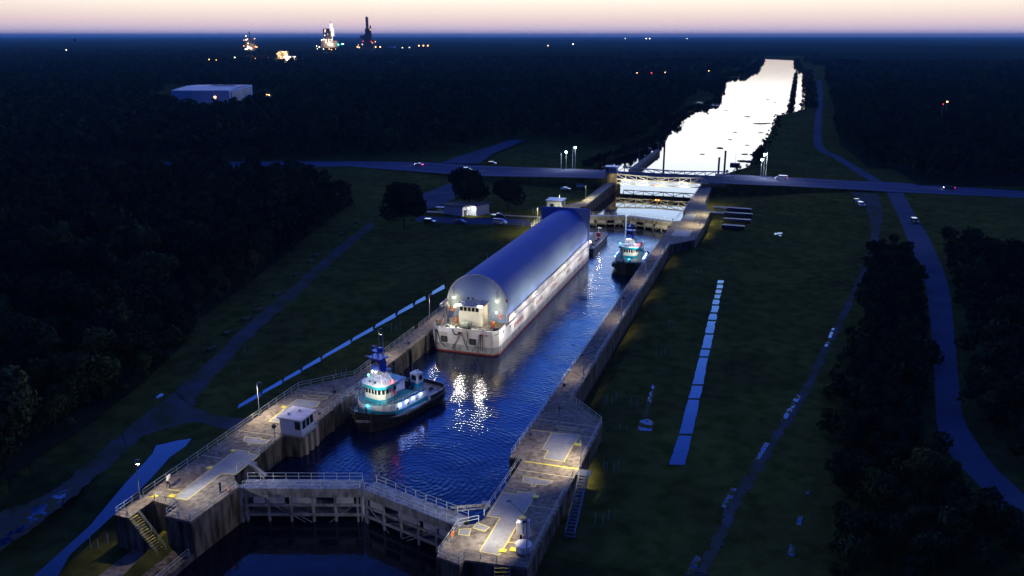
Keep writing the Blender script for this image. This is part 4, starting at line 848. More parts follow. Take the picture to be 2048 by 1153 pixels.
# ------------------------------------------------------------------ bridge
def bridge():
    r = empty('truss_bridge', (-55, 382, 0), 'pale steel truss bridge over the canal beyond the far gate', 'bridge')
    Yn, Yf, X0, X1 = 381.5, 403.0, -74.5, -36.2
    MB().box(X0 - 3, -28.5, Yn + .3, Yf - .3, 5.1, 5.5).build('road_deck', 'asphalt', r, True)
    for Yt, m, xa, xb in ((Yn, 'bridge_paint', X0, X1), (Yf, 'bridge_grey', X0, -27.5)):
        n = 8 if Yt == Yn else 10; tc_ = lambda x: 7.5 + .55 * abs((x - (xa + xb) / 2) / ((xb - xa) / 2)) ** 2 * (-.2) + .25
        xs = [xa + (xb - xa) * k / n for k in range(n + 1)]; mb = MB()
        top = [(x, Yt, 6.9 + .8 * abs(2 * k / n - 1) ** 1.2) for k, x in enumerate(xs)]
        mb.tube(top, .36, 4)
        for k, x in enumerate(xs):
            mb.bar((x, Yt, 5.4), top[k], .26, 4)
            if k < n: mb.bar((x, Yt, 5.4), top[k + 1], .22, 4) if k >= n / 2 else mb.bar(top[k], (xs[k + 1], Yt, 5.4), .22, 4)
        mb.bar(top[-1], (xb + 3.2, Yt, 5.4), .2, 4).bar(top[0], (xa - 3, Yt, 5.4), .2, 4); mb.build('upper_truss', m, r, True)
        MB().box(xa - 3, xb + 3, Yt - .15, Yt + .15, 5.05, 5.6).build('deck_girder', m, r, True)
        mb = MB(); bot = [(x, Yt + .3, 3.3) for x in xs]; mb.tube(bot, .28, 4)
        for k, x in enumerate(xs):
            mb.bar((x, Yt + .3, 3.3), (x, Yt + .3, 5.05), .2, 4)
            if k < n: mb.bar((x, Yt + .3, 5.0 if k % 2 else 3.3), (xs[k + 1], Yt + .3, 3.3 if k % 2 else 5.0), .18, 4)
        mb.build('lower_truss', m, r, True)
    mb = MB()
    for k in range(9): x = X0 + (X1 - X0) * k / 8; mb.box(x - .12, x + .12, Yn + .5, Yf - .2, 4.6, 5.1)
    mb.build('floor_beams', 'bridge_paint', r, True)
    for x in (-55.8, -54.6): MB().ball((x, Yn - .3, 3.1), .3).build('channel_light', 'lamp_orange', r, True)
    for x, pw in ((-70, 350), (-62, 350), (-53, 260), (-44, 350)):
        light('truss_light', r, (x, Yn - 3.0, 3.4), pw * 5, (1, .92, .68), size=R(150), target=(x, Yn + 2, 6), radius=.2, world=True)
    return r
bridge()
r = empty('bridge_pier', (-76.3, 381, 0), 'round lit concrete pier with blue cabin at the left end of the bridge', 'bridge pier')
MB().bar((0, 0, -3), (0, 0, 8.2), 2.6, 16).build('pier_shaft', 'concrete', r, smooth=False); MB().box(-3, 3, -2.2, 3, 8.2, 8.5).build('pier_cap', 'concrete', r)
MB().box(-2.4, 2.6, -1.8, 2.6, 8.5, 10.8).build('cabin', 'blue_paint', r); MB().box(-2.8, 3.0, -2.2, 3.0, 10.8, 11.1).build('cabin_roof', 'blue_paint', r)
for k in range(3): MB().box(-1.9 + k * 1.5, -.9 + k * 1.5, -1.88, -1.8, 9.3, 10.4).build('window', 'window_glass', r)
light('pier_lamp', r, (2.2, -5.5, 7), 600, (1, .82, .4), size=R(100), target=(.8, 0, 5), radius=.2)
r = empty('bridge_abutment', (-33, 385, 0), 'low concrete abutment under the right end of the bridge', 'abutment')
MB().box(-36.4, -26, 382, 402.5, -3, 5.05).build('wall', 'concrete_wall', r, True); MB().box(-36.6, -25.8, 381.8, 382, 4.2, 5.05).build('coping', 'concrete', r, True)
r = empty('bridge_abutment', (-80, 385, 0), 'concrete abutment under the left end of the bridge beside the round pier', 'abutment')
MB().box(-88, -78, 382.2, 402.5, -3, 5.05).build('wall', 'concrete_wall', r, True); MB().box(-88, -78, 382, 382.2, 4.3, 5.05).build('coping', 'concrete', r, True)
# guide wall and piles in the canal
g = empty('guide_wall', (-72, 460, 0), 'long dark timber guide wall running up the canal past the bridge', 'guide wall')
a, c = U(1262, 340, 2.2), U(1316, 300, 2.2)
A, C_ = Vector(a), Vector(c); d = (C_ - A).normalized(); nn = Vector((d.y, -d.x)) * 1.3
MB().prism([tuple(A + nn), tuple(C_ + nn), tuple(C_ - nn), tuple(A - nn)], -2, 2.0).build('timber_face', 'timber', g, True); MB().prism([tuple(A + nn * 1.1), tuple(C_ + nn * 1.1), tuple(C_ - nn * 1.1), tuple(A - nn * 1.1)], 2.0, 2.3).build('deck', 'concrete', g, True)
def pile(px, py, pyt, lb, rr=.55):
    x, y = U(px, py, 0); k = PX(x, y, 0); hgt = (py - pyt) / (F / k[2]) / .98
    p = empty('mooring_pile', (x, y, 0), lb, 'pile'); MB().bar((0, 0, -3), (0, 0, hgt), rr, 8).build('shaft', 'dark_steel', p); MB().bar((0, 0, hgt), (0, 0, hgt + .3), rr * 1.2, 8).build('cap', 'dark_steel', p)
pile(1328, 316, 283, 'tall dark pile standing left in the bright canal beyond the guide wall'); pile(1437, 341, 317, 'shorter of the two dark piles behind the right end of the bridge'); pile(1449, 337, 304, 'taller of the two dark piles behind the right end of the bridge')
pile(1315, 304, 288, 'dark pile at the far tip of the timber guide wall'); pile(1278, 318, 300, 'dark pile left of the guide wall', .35); pile(1299, 308, 298, 'stubby round pile beside the guide wall end', 1.0)
p = U(1470, 331, 0); r = empty('pontoon', (*p, 0), 'small dark pontoon with a thin mast at the canal edge', 'pontoon'); MB().box(-2.6, 2.6, -1.6, 1.6, -.3, 1.2).build('float', 'dark_steel', r, bevel=.2); MB().bar((0, 0, 1), (0, 0, 8), .07).build('mast', 'dark_steel', r)
# floating debris
random.seed(12)
mb = MB()
for x, y in ((1453, 222), (1495, 234), (1470, 265), (1460, 280), (1494, 291), (1440, 297), (1405, 309), (1528, 248), (1536, 247), (1520, 248), (1513, 248), (1490, 309), (1505, 310), (1484, 323), (1498, 324), (1521, 266), (1550, 205), (1535, 200)):
    X, Y = U(x, y, 0); rr = random.uniform(1.2, 2.6); mb.sheet([(X + rr * 1.6 * math.cos(t) * random.uniform(.6, 1), Y + rr * 3 * math.sin(t) * random.uniform(.6, 1)) for t in [k * .9 for k in range(7)]], .02)
tag(mb.build('floating_weed', 'foliage_dark'), 'scattered dark patches of weed floating on the bright canal', 'weed', kind='stuff')

# ------------------------------------------------------------------ street lamps, poles
def street_lamp(px, py, pyt, lb, lit, z=1.0, side=1):
    x, y = U(px, py, z); k = PX(x, y, z); h = (py - pyt) / (F / k[2]) / .98
    r = empty('street_lamp', (x, y, z), lb, 'street lamp', 'lamps beside the highway'); MB().bar((0, 0, 0), (0, 0, h), .16, 6, .1).build('pole', 'galvanised' if lit else 'rail_paint', r)
    if lit: MB().ball((side * .0, -.2, h + .1), .55).build('lamp', 'lamp_cool', r); light('lamp_light', r, (0, -1.0, h + .3), 2600, (.85, .93, 1), 'POINT', radius=.4)
street_lamp(1132, 341, 306, 'lit street lamp left of the bridge, the lower one', True, 4.5); street_lamp(1150, 338, 297, 'lit street lamp left of the bridge, the taller one', True, 4.5)
street_lamp(1145, 339, 293, 'thick pale unlit pole between the two lit lamps left of the bridge', False, 4.5); street_lamp(1122, 341, 307, 'thin unlit pole at far left of the lamps by the bridge', False, 4.5)
street_lamp(1526, 356, 311, 'lit street lamp right of the bridge, the higher one', True, 4.6); street_lamp(1521, 357, 321, 'lit street lamp right of the bridge, the lower one', True, 4.6); street_lamp(1531, 356, 306, 'thick pale unlit pole right of the bridge', False, 4.6)
def upole(px, py, pyt, lb, cross=True):
    x, y = U(px, py, ZG); k = PX(x, y, ZG); h = (py - pyt) / (F / k[2]) / .97
    r = empty('utility_pole', (x, y, ZG), lb, 'utility pole', 'utility poles'); MB().bar((0, 0, 0), (0, 0, h), .16, 6, .1).build('shaft', 'bark', r)
    if cross: MB().bar((-1.1, 0, h - .6), (1.1, 0, h - .6), .07).build('crossarm', 'bark', r)
upole(405, 708, 604, 'thin utility pole beside the left dirt track'); upole(1280, 250, 192, 'tall faint pole in the woods left of the canal'); upole(845, 326, 286, 'pole behind the highway left of the junction'); upole(672, 325, 305, 'small pole at the highway edge on the left', False)
upole(1076, 331, 318, 'short post on the verge left of the highway lamps', False); upole(1606, 356, 342, 'short post on the verge right of the white moving car', False); upole(1719, 362, 348, 'short post by the right road junction', False); upole(895, 326, 312, 'short post left of the service road mouth', False)

# marker posts ------------------------------------------------------------------
def cluster(px, py, lb, n=3, h=1.7):
    x, y = U(px, py, ZG); r = empty('marker_posts', (x, y, ZG), lb, 'marker posts', 'clusters of slim white marker posts on the grass')
    offs = [(0, 0), (1.1, .2), (1.6, 1.4), (-.6, .9)][:n]
    for i, (dx, dy) in enumerate(offs): MB().bar((dx, dy, 0), (dx + .03, dy, h * (1 - .2 * (i % 2))), .055, 6).build('post', 'rail_paint', r)
cluster(1213, 945, 'four white marker posts on the dark grass near the head of the tall right stairs', 4); cluster(1190, 1048, 'faint marker posts on the grass at the bottom of the frame'); cluster(1212, 808, 'marker posts just outside the bulge of the right wall'); cluster(1262, 812, 'marker posts beside the blue puddle on the right grass', 2)
cluster(1240, 862, 'short marker posts left of the square puddle on the right grass', 2, 1.2); cluster(1312, 715, 'marker posts on the grass halfway along the narrow right wall'); cluster(1338, 655, 'marker post near the wall shadow on the right grass', 2); cluster(1394, 548, 'marker posts beyond the far end of the puddle strip', 2)
cluster(182, 1096, 'three marker posts by the stream at the bottom left'); cluster(478, 750, 'marker post on the left grass above the blue drain channel', 1); cluster(783, 664, 'pair of marker posts on grass behind the near tug mast', 3, 2); cluster(672, 752, 'small marker posts just left of the wall bend', 3, 1.4)
cluster(1037, 455, 'marker posts left of the barge cover rear end', 3, 2); cluster(1066, 426, 'pale marker posts beside the left wall lamp', 2, 2); cluster(1133, 396, 'pale marker posts below the blue parked car', 2, 1.8); cluster(1434, 396, 'marker posts on the lit grass right of the far wall', 2, 2); cluster(1434, 452, 'marker posts on bright grass beside the far right plate', 2, 2)
cluster(490, 707, 'single marker post left of the near dirt track', 1)
# kerb blocks along the left track
random.seed(5)
for k, (x, y) in enumerate([(430, 700), (462, 668), (498, 640), (522, 622), (560, 590), (600, 550), (628, 525), (640, 512), (690, 470), (722, 446)]):
    X, Y = U(x - 6, y, ZG); r = empty('concrete_block', (X, Y, ZG), 'low concrete barrier block beside the left dirt track', 'barrier', 'barrier blocks lining the left dirt track', R(-8)); MB().box(-.4, .4, -1.4, 1.4, 0, .55).build('block', 'gate_dark', r, bevel=.08); MB().box(-.3, .3, -1.3, 1.3, .55, .62).build('cap', 'concrete_wall', r)

# ------------------------------------------------------------------ buildings near the lock
h = empty('utility_house', (-119, 306, ZG), 'small pale block house with dark roof and one floodlit wall', 'house', None, 0)
P0, P1, P2 = (-126.2, 304.4), (-117.7, 302.1), (-114.6, 308.8)
dx = Vector((P1[0] - P0[0], P1[1] - P0[1])); dy = Vector((P2[0] - P1[0], P2[1] - P1[1])); q = lambda u, v: tuple(Vector(P0) + dx * u + dy * v)
MB().prism([q(0, 0), q(1, 0), q(1, 1), q(0, 1)], ZG, ZG + 3.6).build('wall', 'booth_white', h, True); MB().prism([q(-.06, -.1), q(1.06, -.1), q(1.06, 1.1), q(-.06, 1.1)], ZG + 3.6, ZG + 3.85).build('roof', 'roof_dark', h, True)
MB().prism([q(1.0, .45), q(1.42, .45), q(1.42, 1.4), q(1.0, 1.4)], ZG, ZG + 3.9).build('annex_wall', 'booth_white', h, True); MB().prism([q(.9, .3), q(1.5, .3), q(1.5, 1.55), q(.9, 1.55)], ZG + 3.9, ZG + 4.15).build('annex_roof', 'roof_dark', h, True)
MB().prism([q(1.001, .1), q(1.012, .1), q(1.012, .3), q(1.001, .3)], ZG, ZG + 2.2).build('door', 'roof_dark', h, True)
p = q(1.25, .2); light('wall_light', h, (p[0] + .3, p[1] - 1.5, ZG + 3.4), 900, (1, .95, .85), size=R(150), target=(p[0] + .6, p[1] + 3, ZG + 1), radius=.2, world=True); MB().box(p[0] - .2, p[0] + .2, p[1] - 1.2, p[1] - .9, ZG + 3.3, ZG + 3.5).build('wall_lamp', 'lamp_white', h, True)
X, Y = U(880, 425, ZG); r = empty('picnic_shelter', (X, Y, ZG), 'small white topped shelter table left of the block house', 'shelter'); MB().box(-1.6, 1.6, -1, 1, 2.0, 2.15).build('top', 'booth_white', r); MB().bar((0, 0, 0), (0, 0, 2), .12, 8).build('post', 'booth_white', r); MB().box(-1.4, 1.4, -.5, .5, .7, .78).build('bench', 'pale_concrete', r)
k = empty('kiosk', (-84.6, 322, ZG), 'grey blue kiosk with flat roof standing behind the barge on the left wall', 'kiosk'); MB().box(-88.4, -82.6, 317, 323, ZG, 6.1).build('wall', 'booth_white', k, True); MB().box(-88.9, -82.1, 316.5, 323.5, 6.1, 6.35).build('roof', 'galvanised', k, True); MB().box(-82.6, -82.5, 319, 320.4, 4.0, 5.9).build('door', 'roof_dark', k, True); MB().box(-87, -85.6, 316.9, 317, 3.8, 5.0).build('window', 'window_glass', k, True)
for j, (x, y, wd) in enumerate([(1478, 424, 30), (1476, 434, 34), (1474, 446, 32), (1466, 459, 26)]):
    X, Y = U(x, y, ZG); r = empty('stop_log', (X, Y, ZG), 'dark stop log bulkhead beam, ' + ('farthest', 'second farthest', 'second nearest', 'nearest')[j] + ' of four on the grass', 'stop log', 'stop logs stored on the right grass'); s = wd / 4.9 / 2 * 1.5
    MB().box(-s, s, -.9, .9, .25, 1.5).build('beam', 'dark_steel', r, bevel=.05); MB().box(-s * .7, -s * .6, -.7, .7, 0, .25).build('skid', 'timber', r); MB().box(s * .6, s * .7, -.7, .7, 0, .25).build('skid', 'timber', r)
for x, y, lb in ((1442, 418, 'grey steel frame lying left of the stop logs, the upper one'), (1437, 428, 'grey steel frame lying left of the stop logs, the lower one')):
    X, Y = U(x, y, ZG); r = empty('steel_frame', (X, Y, ZG), lb, 'steel frame'); mb = MB().bar((-3, -1, .5), (3, -.6, .6), .14).bar((-3, 1.2, .5), (3, 1.3, .6), .14)
    for t in range(5): mb.bar((-3 + 1.5 * t, -1, .55), (-3 + 1.5 * t, 1.2, .55), .1)
    mb.build('frame', 'galvanised', r); MB().box(-2.5, 2.5, -.8, .9, 0, .4).build('skid', 'galvanised', r)

# right wall near end equipment
r = empty('electrical_cabinet', (-29.1, 94.0, ZT), 'white electrical cabinet on a black stand beside the near lamp post', 'cabinet'); MB().box(-.65, .35, -.35, .35, 1.1, 2.9).build('cabinet_body', 'tug_white', r, bevel=.08); MB().bar((-.1, 0, 0), (-.1, 0, 1.1), .14).bar((.5, .2, 0), (.5, .2, 1.3), .1).build('stand', 'black_rubber', r); MB().box(.5, .95, .1, .5, .6, 3.1).build('control_column', 'booth_white', r)
r = empty('round_tank', (-28.2, 91.9, ZT), 'squat round white topped tank by the near right steps', 'tank'); MB().bar((0, 0, .15), (0, 0, 1.0), 1.0, 20).build('tank_body', 'booth_white', r); MB().bar((0, 0, 1.0), (0, 0, 1.12), 1.08, 20).build('lid', 'tug_white', r); MB().bar((0, 0, 0), (0, 0, .15), .8, 12).build('base', 'black_rubber', r)
def life_ring(x, y, z, lb, ax='y'):
    r = empty('life_ring', (x, y, z), lb, 'life ring', 'life rings hung on the lock railings'); MB().torus((0, 0, 0), .36, .10, ax, 14, 6).build('ring', 'orange_paint', r, smooth=True); MB().bar((0, 0, -.7), (0, 0, .25), .03).build('bracket', 'rail_paint', r)
life_ring(-73.05, 92.8, ZT + .7, 'orange life ring on the railing at the near end of the left wall', 'x'); life_ring(-37.9, 91.7, ZT + .7, 'orange life ring on the railing at the near end of the right wall', 'x'); life_ring(-37.85, 139, ZT + .7, 'red life ring on the right railing opposite the open water', 'x')
x, y = U(441, 985); r = empty('mooring_post', (x, y, ZT), 'slim black post with cap beside the orange life ring on the left wall', 'post'); MB().bar((0, 0, 0), (0, 0, 1.3), .14, 8).build('post', 'black_rubber', r); MB().ball((0, 0, 1.4), .2).build('cap', 'black_rubber', r)
r = empty('manhole_cover', (-82.6, 89.6, ZT), 'pale round hatch cover on the left deck near the crouching person', 'hatch'); MB().bar((0, 0, 0), (0, 0, .06), .55, 18).build('lid', 'pale_concrete', r); MB().bar((0, 0, .06), (0, 0, .08), .45, 18).build('inner_lid', 'steel_plate', r)

# ------------------------------------------------------------------ vehicles
CARP = {}
def make_car(kind, paint, loc, rz, label, lights=False, group='vehicles around the lock'):
    r = empty(kind if kind != 'car' else 'car', loc, label, {'car': 'car', 'van': 'van', 'pickup_truck': 'truck', 'suv': 'car'}[kind], group, rz)
    prof = {'car': [(-2.25, .35), (-2.25, .85), (-1.5, .95), (-1.0, 1.42), (.5, 1.45), (1.2, .98), (2.15, .82), (2.25, .4)],
            'suv': [(-2.3, .4), (-2.3, 1.05), (-2.1, 1.7), (.4, 1.75), (1.1, 1.12), (2.2, 1.0), (2.3, .45)],
            'van': [(-2.6, .4), (-2.6, 1.1), (-2.4, 2.0), (1.3, 2.05), (2.0, 1.3), (2.6, 1.1), (2.65, .45)],
            'pickup_truck': [(-2.7, .5), (-2.7, 1.1), (-.7, 1.1), (-.6, 1.75), (.8, 1.78), (1.4, 1.15), (2.6, 1.05), (2.7, .5)]}[kind]
    n = len(prof); s = .92
    def rg(y, k): return [(x * k, y, z if z < 1.2 else 1.2 + (z - 1.2) * (1 if k == 1 else .97)) for x, z in prof]
    MB().loft([rg(-s, .985), rg(-s * .9, 1), rg(s * .9, 1), rg(s, .985)]).build('body', paint, r, bevel=.05)
    ztop = max(z for x, z in prof); xr = [x for x, z in prof if z > ztop - .12]; x0, x1 = min(xr), max(xr)
    for sy in (1, -1): MB().box(x0 + .1, x1 + .2, sy * s - .02, sy * s + .02, ztop - .5, ztop - .1).build('side_window', 'window_glass', r)
    MB().add([(x1 + .06, -.72, ztop - .04), (x1 + .06, .72, ztop - .04), (x1 + .62, .8, ztop - .42), (x1 + .62, -.8, ztop - .42)], [(0, 1, 2, 3)]).build('windscreen', 'window_glass', r)
    for x in (prof[0][0] + .85, prof[-1][0] - .85):
        for sy in (1, -1): w_ = MB().bar((x, sy * .82, .36), (x, sy * 1.0, .36), .36, 12).build('wheel', 'black_rubber', r); MB().bar((x, sy * 1.0, .36), (x, sy * 1.02, .36), .2, 8).build('rim', 'galvanised', w_)
    for sy in (.65, -.65):
        MB().box(prof[-1][0] - .05, prof[-1][0] + .03, sy - .2, sy + .2, .62, .82).build('headlight', 'head_white' if lights else 'galvanised', r); MB().box(prof[0][0] - .03, prof[0][0] + .05, sy - .22, sy + .22, .7, .95).build('taillight', 'tail_red' if lights else 'red_paint', r)
    if lights: light('beam', r, (prof[-1][0] + .1, 0, .8), 300, (1, .93, .8), size=R(60), target=(14, 0, 0), radius=.1)
    return r
def at(px, py, z=ZG): x, y = U(px, py, z); return (x, y, z + .02)
make_car('suv', 'car_black', at(860, 447), R(-6), 'black car with pale roof highlights, leftmost by the big round tree'); make_car('car', 'car_grey', at(921, 447), R(-6), 'dark grey low car between black car and white van'); v = make_car('van', 'car_white', at(1000, 449), R(-8), 'white van parked beside the footpath near the barge')
MB().box(.2, 1.1, -1.5, -.95, .5, 1.2).build('open_door', 'car_white', v)
make_car('pickup_truck', 'car_black', at(997, 436), R(-6), 'black pickup truck standing right behind the white van'); make_car('car', 'car_blue', at(1131, 381), R(8), 'pale blue sedan on the grass near the bridge'); make_car('suv', 'car_white', at(1163, 376), R(12), 'white car parked by the bridge embankment beside the blue sedan')
make_car('suv', 'car_black', at(985, 330, 1.4), R(5), 'dark car stopped on the verge above the highway'); make_car('suv', 'car_silver', at(1722, 413), R(-75), 'silver car parked on the track right of the field'); make_car('car', 'car_black', at(1713, 405), R(-75), 'black car behind the silver parked car on the track'); make_car('suv', 'car_black', at(1829, 446), R(-80), 'dark car driving down the paved right road')
make_car('car', 'car_grey', at(838, 332, 1.6), R(172), 'grey car on the highway farthest left with red tail lights showing', True); make_car('suv', 'car_silver', at(934, 342, 2.6), R(4), 'car on the highway by the junction with bright red tail lights', True); make_car('car', 'car_silver', at(256, 336), R(175), 'tiny car with lights far left among the trees', True)
make_car('van', 'car_white', at(1563, 360, 4.4), R(176), 'white van driving onto the bridge with red tail lights', True); make_car('car', 'car_black', at(1898, 379, 1.2), R(174), 'dark car on the highway at far right with lights on', True)

# ------------------------------------------------------------------ people
def person(loc, rz, label, top, legs, pose='stand', hat=None, hair='hair'):
    r = empty('person', loc, label, 'person', None, rz)
    if pose == 'stand':
        J = dict(pel=(0, 0, .95), ch=(0, .02, 1.32), nk=(0, .0, 1.5), hd=(0, -.03, 1.62), ht=(0, -.02, 1.76), kL=(.11, -.05, .5), aL=(.12, .03, .08), tL=(.13, -.14, .04), kR=(-.11, -.02, .5), aR=(-.13, .06, .08), tR=(-.14, -.11, .04), sL=(.2, 0, 1.42), eL=(.27, .03, 1.14), wL=(.25, -.16, .95), hL=(.24, -.22, .9), sR=(-.2, 0, 1.42), eR=(-.28, .03, 1.14), wR=(-.26, -.1, .92), hR=(-.25, -.14, .84))
    elif pose == 'bend':
        J = dict(pel=(0, .1, .85), ch=(0, -.3, 1.12), nk=(0, -.45, 1.2), hd=(0, -.56, 1.22), ht=(0, -.67, 1.22), kL=(.13, -.12, .46), aL=(.15, .1, .08), tL=(.15, -.08, .04), kR=(-.13, -.08, .46), aR=(-.16, .18, .08), tR=(-.16, .0, .04), sL=(.2, -.36, 1.16), eL=(.24, -.5, .88), wL=(.16, -.68, .74), hL=(.14, -.74, .7), sR=(-.2, -.36, 1.16), eR=(-.24, -.5, .88), wR=(-.16, -.66, .78), hR=(-.13, -.72, .74))
    rad = dict(pel=.15, ch=.17, nk=.06, hd=.095, ht=.08, kL=.075, aL=.05, tL=.045, kR=.075, aR=.05, tR=.045, sL=.075, eL=.05, wL=.034, hL=.036, sR=.075, eR=.05, wR=.034, hR=.036)
    nm = list(J); idx = {n: i for i, n in enumerate(nm)}; E_ = [('pel', 'ch'), ('ch', 'nk'), ('nk', 'hd'), ('hd', 'ht'), ('pel', 'kL'), ('kL', 'aL'), ('aL', 'tL'), ('pel', 'kR'), ('kR', 'aR'), ('aR', 'tR'), ('ch', 'sL'), ('sL', 'eL'), ('eL', 'wL'), ('wL', 'hL'), ('ch', 'sR'), ('sR', 'eR'), ('eR', 'wR'), ('wR', 'hR')]
    vs = [J[n] for n in nm]; rr = [rad[n] for n in nm]; ed = [(idx[a], idx[b]) for a, b in E_]
    for sd in 'LR':      # short skinned fingers
        hx, hy, hz = J['h' + sd]; sg = 1 if sd == 'L' else -1
        for f in range(5):
            k = len(vs); o = (f - 2) * .018; ln2 = (.05, .07, .08, .075, .06)[f]
            vs += [(hx + sg * .005, hy + o, hz - .03), (hx + sg * (.0 if f else -.03), hy + o * 1.3 - .01, hz - .03 - ln2)]; rr += [.011, .008]; ed += [(idx['h' + sd], k), (k, k + 1)]
    me = bpy.data.meshes.new('body'); me.from_pydata(vs, ed, []); o = bpy.data.objects.new('body', me); col.objects.link(o)
    sk = o.modifiers.new('skin', 'SKIN'); o.modifiers.new('sub', 'SUBSURF').levels = 1; o.modifiers['sub'].render_levels = 1
    for i, sv in enumerate(me.skin_vertices[0].data): sv.radius = (rr[i], rr[i]); sv.use_root = (i == 0)
    dg = bpy.context.evaluated_depsgraph_get(); m2 = bpy.data.meshes.new_from_object(o.evaluated_get(dg)); bpy.data.objects.remove(o)
    m2.materials.clear()
    for m in (top, legs, 'skin', 'black_rubber'): m2.materials.append(M[m])
    hd = Vector(J['hd']); pel = Vector(J['pel']); hl, hr_ = Vector(J['hL']), Vector(J['hR'])
    for p in m2.polygons:
        c = Vector(p.center); p.use_smooth = True
        p.material_index = 2 if ((c - hd).length < .2 or (c - hl).length < .13 or (c - hr_).length < .13) else (3 if c.z < .1 else (1 if c.z < pel.z + .0 and (c - hl).length > .3 and abs(c.x) < .22 else 0))
    ob = bpy.data.objects.new('body', m2); col.objects.link(ob); ob.parent = r
    ht = Vector(J['ht'])
    if hat: MB().ball(tuple(hd.lerp(ht, .7)), .15, 12, 8).bar(tuple(hd.lerp(ht, .6) - Vector((0, 0, .005))), tuple(hd.lerp(ht, .6) + Vector((0, 0, .02))), .19, 12).build('hard_hat', hat, r, smooth=True)
    else: MB().ball(tuple(hd.lerp(ht, .62) + Vector((0, .02, .01))), .115, 12, 8).build('hair', hair, r, smooth=True)
    return r
x, y = U(337, 975); p1 = person((x, y, ZT), R(200), 'bending person in white coat and white hard hat on the left deck', 'cloth_white', 'cloth_dark', 'bend', 'tug_white'); p1.scale = (1.25,) * 3
x, y = U(1118, 829); person((x, y, ZT), R(150), 'person in brown top and tan trousers standing on the right wall', 'cloth_brown', 'cloth_tan')
for (x, y, lb, a, b2, rz) in ((-72.0, 168.0, 'person in dark clothes at the far left of the barge foredeck', 'cloth_brown', 'cloth_dark', 30), (-71.0, 168.6, 'person in an orange vest between two others on the barge foredeck', 'cloth_orange', 'cloth_tan', 200), (-69.9, 169.4, 'person in navy clothes nearest the barge deckhouse ladder', 'cloth_navy', 'cloth_navy', 160)):
    person((x, y, 5.02), R(rz), lb, a, b2)

# ------------------------------------------------------------------ trees
def crown_mesh(name, n, rad, hgt, seed, q=.55, matn='foliage', lumps=9):
    rng = np.random.default_rng(seed); cs = []
    for i in range(lumps):
        a = rng.uniform(0, 6.28); rr = rng.uniform(0, .62) * rad; cs.append((rr * math.cos(a), rr * math.sin(a), hgt * (.35 + .5 * rng.random()) , rad * rng.uniform(.34, .55)))
    cs.append((0, 0, hgt * .6, rad * .62)); cs = np.array(cs); pk = rng.integers(0, len(cs), n); d = rng.normal(size=(n, 3)); d /= np.linalg.norm(d, axis=1)[:, None]
    r_ = rng.uniform(.72, 1.08, n)[:, None]; P = cs[pk][:, :3] + d * cs[pk][:, 3:4] * r_ * np.array([1, 1, .85]); P[:, 2] = np.maximum(P[:, 2], hgt * .12)
    nn = d + rng.normal(size=(n, 3)) * .55; nn /= np.linalg.norm(nn, axis=1)[:, None]; t = np.cross(nn, rng.normal(size=(n, 3))); t /= np.linalg.norm(t, axis=1)[:, None]; b_ = np.cross(nn, t)
    s = (q * rng.uniform(.5, 1.15, n))[:, None]; return np.stack([P - t * s - b_ * s * .6, P + t * s - b_ * s * .5, P + t * s * .8 + b_ * s * .7, P - t * s * .9 + b_ * s * .6], 1)
def quads_to_mesh(name, Q, matn):
    Q = Q.reshape(-1, 3); me = bpy.data.meshes.new(name); n = len(Q); me.vertices.add(n); me.vertices.foreach_set('co', Q.astype(np.float32).ravel())
    me.loops.add(n); me.loops.foreach_set('vertex_index', np.arange(n, dtype=np.int32)); me.polygons.add(n // 4); me.polygons.foreach_set('loop_start', np.arange(0, n, 4, dtype=np.int32)); me.polygons.foreach_set('loop_total', np.full(n // 4, 4, dtype=np.int32))
    me.update(calc_edges=True); me.materials.append(M[matn]); return me
def trunk_mesh(h, r, seed):
    rnd = random.Random(seed); mb = MB(); mb.bar((0, 0, -.3), (0, 0, h * .45), r, 7, r * .7)
    for k in range(6):
        a = k * 1.05 + rnd.random(); mb.bar((0, 0, h * (.28 + .03 * k)), (math.cos(a) * h * .28, math.sin(a) * h * .28, h * (.6 + .05 * rnd.random())), r * .45, 5, r * .12)
    me = bpy.data.meshes.new('trunk'); me.from_pydata(mb.v, [], mb.f); me.materials.append(M['bark']); return me
VAR = []
for i, (m, rad, hg) in enumerate([('foliage', 4.4, 10), ('foliage_light', 3.8, 8.5), ('foliage_dark', 4.8, 12), ('foliage', 3.4, 7), ('foliage_light', 4.6, 10.5), ('foliage_dark', 4.0, 9)]):
    VAR.append((quads_to_mesh('crown', crown_mesh('c', 1900, rad, hg, 20 + i, .42), m), trunk_mesh(hg, .22, i), hg))
BUSH = [(quads_to_mesh('crown', crown_mesh('c', 1100, 2.3, 3.6, 60 + i, .3), m), trunk_mesh(3.6, .1, 9 + i), 3.6) for i, m in enumerate(('foliage', 'foliage_light', 'foliage_dark'))]
def tree(x, y, z, v, s, label, group=None, rz=0, sz=1, name='tree', cat='tree'):
    r = empty(name, (x, y, z), label, cat, group, rz); r.scale = (s, s, s * sz)
    for nm2, me in (('crown', v[0]), ('trunk', v[1])):
        o = bpy.data.objects.new(nm2, me); col.objects.link(o); o.parent = r
    return r
big = (quads_to_mesh('crown', crown_mesh('c', 7000, 7.6, 12, 3, .48, lumps=16), 'foliage_dark'), trunk_mesh(12, .4, 3), 12)
big2 = (quads_to_mesh('crown', crown_mesh('c', 7000, 8.0, 12, 4, .48, lumps=18), 'foliage_dark'), trunk_mesh(12, .4, 4), 12)
tree(-130.5, 277, ZG, big, 1.15, 'big dark round tree on the grass left of the parked cars', sz=1.15)
tree(-123.5, 325, ZG, big2, 1.08, 'large dark tree directly behind the block house', sz=1.05); tree(-105.5, 321, ZG, big, .95, 'rounded dark tree right of the block house', rz=2)
